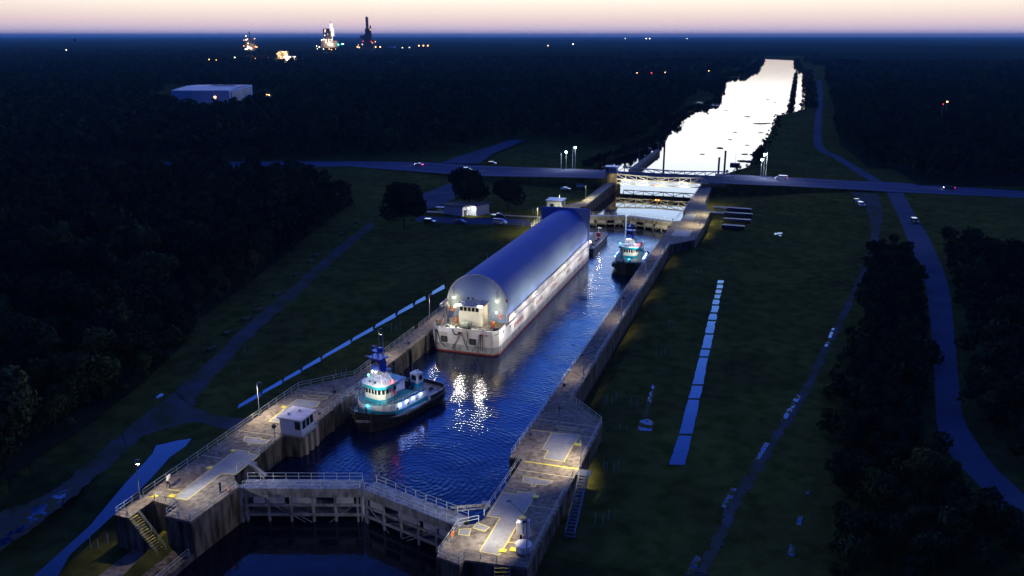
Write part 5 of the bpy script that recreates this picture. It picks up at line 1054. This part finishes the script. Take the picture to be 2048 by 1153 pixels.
cr = quads_to_mesh('crown', crown_mesh('c', 2500, 3.5, 9, 8, .4), 'foliage_dark')
x, y = U(1505, 338, 0); tree(x + 3, y + 4, .5, (cr, trunk_mesh(9, .2, 8), 9), 1.3, 'dark ragged tree at the canal edge right of the bridge')
# forest regions in photo pixels on the ground
def W(l): return [U(a, b, ZG) for a, b in l]
FL = W([(-400, 1500), (-60, 1010), (60, 930), (180, 850), (280, 775), (370, 690), (400, 640), (470, 590), (560, 520), (640, 455), (700, 410), (705, 392), (668, 380), (600, 374), (520, 362), (400, 356), (-900, 352)])
FR1 = W([(1745, 500), (1805, 500), (1838, 580), (1850, 700), (1855, 850), (1885, 940), (1985, 1040), (2100, 1160), (1655, 1160), (1690, 1000), (1655, 900), (1670, 780), (1720, 640)])
FR2 = W([(1890, 490), (1990, 500), (2100, 540), (2600, 620), (2400, 1000), (2060, 960), (1990, 890), (1955, 840), (1935, 760), (1925, 640), (1905, 560)])
FR3 = W([(1835, 372), (1790, 340), (1735, 335), (1680, 290), (1672, 250), (1668, 215), (1655, 170), (1650, 130), (5000, 130), (4000, 360), (2060, 372)])
FC = W([(700, 317), (900, 306), (960, 290), (1045, 272), (1130, 285), (1200, 292), (1260, 290), (1305, 270), (1335, 245), (1375, 218), (1380, 200), (1430, 195), (1440, 150), (1485, 145), (1520, 112), (1600, 112), (1612, 130), (1632, 135), (1640, 104), (5000, 104), (5000, 84), (-4000, 84), (-2500, 330), (300, 321)])
ISL = W([(1583, 224), (1577, 224), (1589, 150), (1594, 150)])
clear = [W([(300, 215), (420, 232), (480, 222), (560, 205), (560, 190), (330, 175)])]
rng = np.random.default_rng(11); cand = []
def fill(poly, step, hs, kind):
    xs = [p[0] for p in poly]; ys_ = [p[1] for p in poly]
    for X in np.arange(min(xs), max(xs), step):
        for Y in np.arange(min(ys_), max(ys_), step):
            x_, y_ = X + rng.uniform(-.45, .45) * step, Y + rng.uniform(-.45, .45) * step
            if not inpoly(x_, y_, poly): continue
            a_, b_, zz = PX(x_, y_, 6)
            if a_ < -60 or a_ > 2110 or b_ > 1250 or zz > 900: continue
            cand.append((zz, x_, y_, hs, kind))
fill(FL, 5.8, 1.0, 'L'); fill(FR1, 3.9, .55, 'R'); fill(FR2, 4.3, .6, 'R'); fill(FR3, 8.5, 1.05, 'F')
cl2 = [p for p in FC]
cand.sort(key=lambda c: c[0] / c[3])
LBL = {'L': ('dark broadleaf tree in the wood left of the dirt track', 'trees of the wood left of the dirt track'), 'R': ('bushy tree in the belt beside the paved right road', 'bushy trees beside the paved right road'), 'F': ('dark tree in the wood beyond the highway on the right', 'trees of the wood beyond the highway')}
lowq = [crown_mesh('c', 170, 4.4, 10, 80 + i, .85) for i in range(5)]
acc = {0: [], 1: [], 2: []}
for i, (zz, x_, y_, hs, kd) in enumerate(cand):
    s = hs * rng.uniform(.55, 1.4) * (.7 if rng.random() < .25 else 1)
    if i < 290:
        v = VAR[int(rng.integers(0, len(VAR)))]; tree(x_, y_, ZG, v, s, LBL[kd][0], LBL[kd][1], rng.uniform(0, 6.28), rng.uniform(.85, 1.15))
    else:
        a = rng.uniform(0, 6.28); Q = lowq[int(rng.integers(0, 5))] * s; c_, s_ = math.cos(a), math.sin(a); Q = Q @ np.array([[c_, s_, 0], [-s_, c_, 0], [0, 0, 1]]) + np.array([x_, y_, ZG]); acc[int(rng.integers(0, 3))].append(Q)
# far wood crowns
lowq2 = [crown_mesh('c', 46, 6.0, 13, 90 + i, 1.9) for i in range(5)]
nfar = 0
X_, Y_ = 0, 0
ysr = 330.0
while ysr < 3200:
    st = 9 + max(0, ysr - 440) * .012; k0 = ysr * -1.3; k1 = ysr * .42
    for X in np.arange(k0, k1, st):
        x_, y_ = X + rng.uniform(-.5, .5) * st, ysr + rng.uniform(-.5, .5) * st
        a_, b_, zz = PX(x_, y_, 6)
        if a_ < -40 or a_ > 2090: continue
        if not (inpoly(x_, y_, FC) or inpoly(x_, y_, FR3) or inpoly(x_, y_, ISL) or (x_ < -.6 * y_ and y_ > 455)) or (inpoly(x_, y_, FR3) and PX(x_, y_, 6)[2] < 900) or any(inpoly(x_, y_, c) for c in clear): continue
        a = rng.uniform(0, 6.28); s = rng.uniform(.7, 1.2) * (1 if not inpoly(x_, y_, ISL) else .5); Q = lowq2[int(rng.integers(0, 5))] * s; c_, s_ = math.cos(a), math.sin(a)
        acc[int(rng.integers(0, 3))].append(Q @ np.array([[c_, s_, 0], [-s_, c_, 0], [0, 0, 1]]) + np.array([x_, y_, ZG])); nfar += 1
    ysr += st
# scrub along the canal banks
bank = []
lowb = [crown_mesh('c', 60, 3.2, 5.5, 120 + i, .75) for i in range(4)]
for i, (a_, b_) in enumerate(zip(canal[1:-2], canal[2:-1])):
    if i == 11: continue
    d_ = math.hypot(b_[0] - a_[0], b_[1] - a_[1]); n = max(2, int(d_ / (3.2 if a_[1] < 1000 else 9)))
    for k in range(n):
        for rep_ in range(2):
            t = (k + rng.random()) / n; side = -1 if i < 12 else 1
            x_ = a_[0] + (b_[0] - a_[0]) * t + side * rng.uniform(-2.0, 6) * (1 if a_[1] < 1000 else 2.5) * .8; y_ = a_[1] + (b_[1] - a_[1]) * t + rng.uniform(-3, 3)
            if i >= 12 and rng.random() < .45 and a_[1] < 900: continue
            s_k = rng.uniform(.25, .95) * (1.0 if i < 12 else .6) * (1 if a_[1] < 1000 else 2.0); a = rng.uniform(0, 6.28); c_, s_ = math.cos(a), math.sin(a)
            bank.append(lowb[int(rng.integers(0, 4))] * s_k @ np.array([[c_, s_, 0], [-s_, c_, 0], [0, 0, 1]]) + np.array([x_, y_, .2]))
for k in range(150):
    t = k / 150; pa, pb_ = U(1580, 226, 0), U(1592, 150, 0); bank.append(lowb[k % 4] * rng.uniform(.5, 1.0) + np.array([pa[0] + (pb_[0] - pa[0]) * t + rng.uniform(-2, 2), pa[1] + (pb_[1] - pa[1]) * t, 0]))
o = bpy.data.objects.new('bank_scrub', quads_to_mesh('bank_scrub', np.concatenate(bank), 'foliage_dark')); col.objects.link(o); tag(o, 'ragged dark scrub lining both banks of the bright canal', 'scrub', kind='stuff')
for k, m in enumerate(('foliage', 'foliage_dark', 'foliage_dark')):
    if acc[k]:
        o = bpy.data.objects.new('woodland', quads_to_mesh('woodland', np.concatenate(acc[k]), m)); col.objects.link(o); tag(o, ('dense dark woodland stretching back on both sides of the canal', 'deep shadowed woodland filling the plain', 'blue black woodland crowns beyond the highway')[k], 'woodland', kind='stuff')
# canopy sheet towards the horizon
CANX = W([(1500, 165), (1500, 112), (1618, 112), (1655, 165)])
def canopy():
    rows = []; y = 2200.0
    while y < 42000: rows.append(y); y *= 1.012 if y < 9000 else 1.03
    nx = 260; V = []; Fc = []
    rg = np.random.default_rng(5)
    for j, y in enumerate(rows):
        for i in range(nx):
            x = y * (-1.5 + 2.2 * i / (nx - 1)); ins = not inpoly(x, y, CANX)
            V.append((x, y, (12 + rg.uniform(-2.5, 2.5) + 3 * math.sin(x * .0021 + y * .0013) + 2 * math.sin(y * .004)) if ins else -3))
    for j in range(len(rows) - 1):
        for i in range(nx - 1): a = j * nx + i; Fc.append((a, a + 1, a + nx + 1, a + nx))
    m = MB(); m.v = V; m.f = Fc; m.sm = True
    tag(m.build('distant_forest', 'foliage_dark'), 'flat far-off forest running to the horizon', 'forest', kind='stuff')
canopy()
# undergrowth in near woods
for poly in (FL, FR1, FR2):
    pass
und = []
for poly, st in ((FL, 4.2), (FR1, 2.9), (FR2, 3.2)):
    xs = [p[0] for p in poly]; ys_ = [p[1] for p in poly]
    for X in np.arange(min(xs), max(xs), st):
        for Y in np.arange(min(ys_), max(ys_), st):
            x_, y_ = X + rng.uniform(-.6, .6) * st, Y + rng.uniform(-.6, .6) * st; a_, b_, zz = PX(x_, y_, 2)
            if not inpoly(x_ + rng.uniform(-2, 2), y_ + rng.uniform(-2, 2), poly) or a_ < -30 or a_ > 2080 or b_ > 1200 or zz > 520: continue
            und.append(lowb[int(rng.integers(0, 4))] * rng.uniform(.3, .75) + np.array([x_, y_, ZG - .2]))
o = bpy.data.objects.new('undergrowth', quads_to_mesh('undergrowth', np.concatenate(und), 'foliage')); col.objects.link(o); tag(o, 'low scrub filling the gaps beneath the near woods', 'undergrowth', kind='stuff')
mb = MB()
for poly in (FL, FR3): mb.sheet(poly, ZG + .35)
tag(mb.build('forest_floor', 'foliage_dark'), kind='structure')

# ------------------------------------------------------------------ far industrial area
def far_scale(px, py): x, y = U(px, py, ZG); return x, y, PX(x, y, ZG)[2] / F      # metres per photo pixel
def lamps(root, s, lst):
    for dx_, dz, r_, m in lst: MB().ball((dx_ * s, -3 * s, dz * s), r_ * s, 6, 4).build('lamp', m, root)
# hangar
P = [U(345, 207, ZG), U(460, 207, ZG), U(506, 193, ZG)]
h = empty('hangar', (P[1][0], P[1][1], ZG), 'large blue grey hangar with low roof among the trees on the left', 'hangar'); s = PX(*P[1], 5)[2] / F; zt = ZG + 25 * s
A, B, C2 = (Vector(p) for p in P); D = A + (C2 - B)
MB().prism([tuple(A), tuple(B), tuple(C2), tuple(D)], ZG, zt).build('wall', 'hangar_wall', h, True)
mB, mA = (B + C2) / 2, (A + D) / 2
MB().add([(*A, zt), (*B, zt), (*C2, zt), (*D, zt), (*mA, zt + 3.5 * s), (*mB, zt + 3.5 * s)], [(0, 1, 5, 4), (3, 4, 5, 2), (0, 4, 3), (1, 2, 5)]).build('roof', 'hangar_roof', h, True)
u = (C2 - B); nrm = Vector((u.y, -u.x)).normalized(); e0, e1 = B + u * .06, B + u * .88
MB().prism([tuple(e0), tuple(e1), tuple(e1 + nrm * 1.0), tuple(e0 + nrm * 1.0)], ZG, zt - 1.5).build('door', 'stand_light', h, True)
mb = MB()
for k in range(12): c = (A + (B - A) * (.5 + .035 * k)).lerp(D + (C2 - D) * (.5 + .035 * k), .5); mb.box(c.x - 2, c.x + 2, c.y - 2, c.y + 2, zt + 3.0 * s, zt + 4.6 * s)
mb.build('roof_vents', 'stand_light', h, True)
def annex(px, py, wpx, hpx, lb, m='hangar_wall', name='annex_building', dep=8, lmp=()):
    x, y, s = far_scale(px, py); r = empty(name, (x, y, ZG), lb, 'building'); w2 = wpx * s / 2; MB().box(-w2, w2, 0, dep * s, 0, hpx * s).build('wall', m, r); MB().box(-w2 * 1.04, w2 * 1.04, -.3 * s, dep * s * 1.02, hpx * s, hpx * s + .6 * s).build('roof', 'hangar_roof', r)
    lamps(r, s, lmp); return r
annex(522, 206, 46, 14, 'small pale annex right of the hangar with three warm lamps', lmp=[(8, 15, 1.7, 'far_warm'), (17, 16, 1.3, 'far_warm'), (22, 16, 1.3, 'far_warm')])
x, y, s = far_scale(433, 212); r = empty('yard_lamp', (x, y, ZG), 'glowing orange yard lamp in front of the hangar', 'lamp'); MB().bar((0, 0, 0), (0, 0, 14 * s), .3, 6).build('pole', 'dark_steel', r); MB().ball((0, -1, 17 * s), 2.3 * s, 8, 6).build('lamp', 'far_warm', r); light('glow', r, (0, -3, 15 * s), 2500, (1, .45, .15), 'POINT', radius=1)
def stand(px, py, lb, boxes, lst, base='stand_steel', name='test_stand', glow=0):
    OF = 6 if name == 'test_stand' else 0
    x, y, s = far_scale(px, py + OF); boxes = [(a, b, [(q[0], q[1], (q[2] + OF) if q[2] > 0 else 0, q[3] + OF) for q in c]) for a, b, c in boxes]; lst = [(q[0], q[1] + OF, q[2], q[3]) for q in lst]; r = empty(name, (x, y, ZG), lb, 'test stand' if name == 'test_stand' else 'building')
    for nm2, m, bl in boxes:
        mb = MB()
        for (x0, x1, z0, z1_) in bl:
            if x1 - x0 > 3 and z1_ - z0 > 5:      # lattice framed block
                mb.box(x0 * s, x1 * s, -2.5 * s, 2.5 * s, z0 * s, z1_ * s)
                k = z0
                while k < z1_: mb.box(x0 * s - 1.5, x1 * s + 1.5, -2.8 * s, 2.8 * s, k * s, k * s + 1.2); k += 2.6
            else: mb.box(x0 * s, x1 * s, -.6 * s, .6 * s, z0 * s, z1_ * s)
        mb.build(nm2, m, r)
    lamps(r, s, lst)
    if glow: light('glow', r, (0, -14 * s, 14 * s), glow, (1, .62, .32), 'POINT', radius=8)
    return r
W_, O_ = 'far_white', 'far_warm'
stand(737, 104, 'tall unlit dark rocket test stand tower, rightmost of the three', [('tower', 'stand_steel', [(-11, 12, 0, 22), (-8, 8, 22, 33), (-4, 5, 33, 44), (-15, -10, 24, 31)]), ('mast', 'stand_steel', [(-1.7, 1.4, 44, 66), (5.5, 8, 33, 50), (-.4, .4, 66, 68)])], [(8, 42, .8, O_), (8.5, 20, .7, 'tail_red'), (11, 17, .7, O_), (-9, 20, .7, 'tail_red'), (18, 19, .9, O_), (-22, 9, 1.4, O_), (-18, 8, 1.1, O_), (-20, 13, .7, O_), (18, 9, 1.3, O_), (28, 9, 1.4, O_), (-11, 14, .8, W_)])
random.seed(21)
stand(662, 96, 'brilliantly floodlit white test stand, middle of the three', [('tower', 'stand_steel', [(-14, 4, 15, 36)]), ('self_lit_tower', 'far_lit_emission', [(1.2, 5.0, 34, 46), (3.6, 7.6, 22, 37), (2.4, 5, 14, 24)]), ('base', 'stand_light', [(-20, 16, 0, 13)]), ('mast', 'stand_light', [(1.6, 2.4, 46, 50)])],  # floodlighting put into the bright tower blocks as emission
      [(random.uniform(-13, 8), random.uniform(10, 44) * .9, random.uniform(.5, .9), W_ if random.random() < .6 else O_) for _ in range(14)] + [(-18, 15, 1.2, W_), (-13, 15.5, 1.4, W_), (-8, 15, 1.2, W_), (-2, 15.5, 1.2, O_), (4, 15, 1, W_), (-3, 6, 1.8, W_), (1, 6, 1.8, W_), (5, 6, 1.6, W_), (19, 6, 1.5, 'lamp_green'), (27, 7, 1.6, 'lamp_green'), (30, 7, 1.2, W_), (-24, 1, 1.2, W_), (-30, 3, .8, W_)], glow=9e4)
stand(502, 101, 'smaller test stand with yellow lit base, leftmost of the three', [('tower', 'stand_steel', [(-9, 0, 0, 22), (1, 12, 0, 14)]), ('mast', 'stand_steel', [(-.6, .8, 22, 36), (8, 9, 14, 24), (2, 4, 16, 24)])],
      [(-6.5, 27, 1, W_), (-7, 20, 1.2, W_), (-4, 21, 1, O_), (-12, 19, .7, O_), (-3, 13, .8, 'lamp_warm'), (-2, 5, 1.6, 'lamp_warm'), (1, 4, 1.6, 'lamp_warm'), (-6, 3, 1.5, W_), (-10, 2, 1.2, W_), (4, 3, 1.2, 'lamp_warm'), (-4, 7, 1.1, 'lamp_warm'), (13, 22, .9, O_), (14, 7, 1.1, O_), (17, 6, 1, O_), (12, 6, .8, 'tail_red'), (-13, 8, .8, O_)], glow=6e4)
stand(572, 126, 'orange and white lit industrial plant in front of the test stands', [('self_lit_tank', 'far_lit_emission', [(-2, 21, 6.5, 12)]), ('frame', 'stand_light', [(-16, 0, 0, 20), (-14, 6, 10, 22)]), ('shed', 'stand_light', [(18, 36, 0, 8)])],  # brightness of the tank put into its material as emission
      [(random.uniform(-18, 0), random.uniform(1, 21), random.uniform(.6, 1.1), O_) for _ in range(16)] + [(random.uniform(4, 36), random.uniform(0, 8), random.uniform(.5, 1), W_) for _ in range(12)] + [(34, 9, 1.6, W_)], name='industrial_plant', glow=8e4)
stand(660, 112, 'low group of orange lit sheds below the floodlit stand', [('shed', 'stand_steel', [(-20, -6, 0, 4), (0, 12, 0, 6)])], [(-17, 1, 1.5, O_), (-4, 2, 1.2, O_), (4, 3, 1.9, O_), (-26, 13, .8, W_), (-12, 13, .8, W_), (1, 13, .9, O_), (6, 12, .8, O_), (15, 13, .7, O_)], name='industrial_shed', glow=4e4)
stand(521, 122, 'red orange lit shed left of the bright plant', [('shed', 'stand_steel', [(-8, 8, 0, 4)])], [(-10, 4, 1.2, O_), (0, 4, 1.5, O_), (5, 6, 1.6, O_), (7, 3, 1.0, 'tail_red'), (20, 6, .8, W_)], name='industrial_shed', glow=4e4)
x, y, s = far_scale(776, 129); r = empty('domed_building', (x, y, ZG), 'low pale domed roof building right of the plants', 'building'); MB().ball((0, 0, 0), 11 * s, 16, 8, .55).build('dome', 'stand_light', r, smooth=True); MB().box(-11 * s, 11 * s, -2 * s, 2 * s, 0, 3 * s).build('wall', 'stand_light', r)
annex(782, 104, 15, 10, 'pale blue box building right of the dark test stand', 'hangar_wall', 'warehouse', 6)
x, y, s = far_scale(152, 96); r = empty('water_tower', (x, y, ZG), 'distant water tower on the far left horizon', 'water tower'); MB().ball((0, 0, 15 * s), 3.4 * s, 12, 8).build('tank', 'stand_steel', r, smooth=True)
for k in range(4): MB().bar((math.cos(k * 1.57) * 2.6 * s, math.sin(k * 1.57) * 2.6 * s, 0), (math.cos(k * 1.57) * 1.6 * s, math.sin(k * 1.57) * 1.6 * s, 13 * s), .5, 5).build('leg', 'stand_steel', r)
def far_lamp(px, py, rr, m, lb):
    of = next((o_ for o_ in (8, 9, 10, 12, 14, 17, 20, 25, 30, 38, 46) if far_scale(px, py + o_)[2] * o_ > 17), 8); x, y, s = far_scale(px, py + of); r = empty('distant_lamp', (x, y, ZG), lb, 'lamp', 'distant lamps in the forest'); hh = of * s
    MB().bar((0, 0, 0), (0, 0, hh), .35, 5).build('pole', 'dark_steel', r); MB().ball((0, 0, hh), rr * s, 8, 5).build('lamp', m, r)
for px, py, rr, m, lb in ((471, 116, 1, W_, 'white distant lamp alone left of the red lit shed'), (420, 120, 1, O_, 'warm distant lamp farthest left above the hangar'), (434, 121, .7, O_, 'faint distant lamp just right of the farthest left one'), (134, 101, 1, W_, 'single distant lamp below the water tower'), (838, 92, 1.3, O_, 'leftmost of the close row of warm lamps right of the stands'), (847, 92, 1.3, O_, 'middle of the close row of warm lamps right of the stands'), (856, 92, 1.3, O_, 'rightmost of the close row of warm lamps right of the stands'),
                          (805, 96, .8, W_, 'faint lamp just right of the pale box building'), (819, 96, .8, W_, 'faint lamp left of the close warm row'), (1096, 92, 1.1, O_, 'lone warm lamp above the highway junction'), (1146, 89, 1.1, W_, 'lone white lamp on the plain above the lit street lamps'), (1292, 70.5, 1, W_, 'left of two bright lamps on the horizon'), (1299, 70.5, 1, W_, 'right of two bright lamps on the horizon'), (1374, 71, .7, W_, 'faint horizon lamp left of the canal'), (1250, 71, .6, W_, 'faint horizon lamp left of the bright pair'),
                          (1273, 147, .9, O_, 'warm lamp in woods, leftmost of four left of the canal'), (1302, 147, 1, 'tail_red', 'red lamp in woods left of the canal'), (1329, 146, .9, O_, 'warm lamp in woods right of the red one'), (1416, 143, .9, O_, 'warm lamp in woods closest to the canal'), (1888, 205, 1.6, O_, 'orange glow in the woods at far right'), (1880, 210, .9, 'tail_red', 'small red lamp beside the orange glow at far right'), (480, 228, .9, 'tail_red', 'small red lamp in trees below the hangar')):
    far_lamp(px, max(py, 78) if py < 78 else py, rr, m, lb)

# ------------------------------------------------------------------ haze
hz = MB().box(-62000, 62000, -2500, 62000, -8, 152).build('haze', 'concrete'); tag(hz, kind='stuff')
m = bpy.data.materials.new('haze_air'); m.use_nodes = True; n = m.node_tree.nodes; n.remove(n['Principled BSDF']); v = n.new('ShaderNodeVolumePrincipled')
v.inputs['Color'].default_value = (.26, .66, 1, 1); v.inputs['Density'].default_value = 4.6e-5; v.inputs['Anisotropy'].default_value = 0
m.node_tree.links.new(v.outputs[0], n['Material Output'].inputs['Volume']); hz.data.materials.clear(); hz.data.materials.append(m)
print('candidates', len(cand), 'far', nfar, 'objects', len(bpy.data.objects))
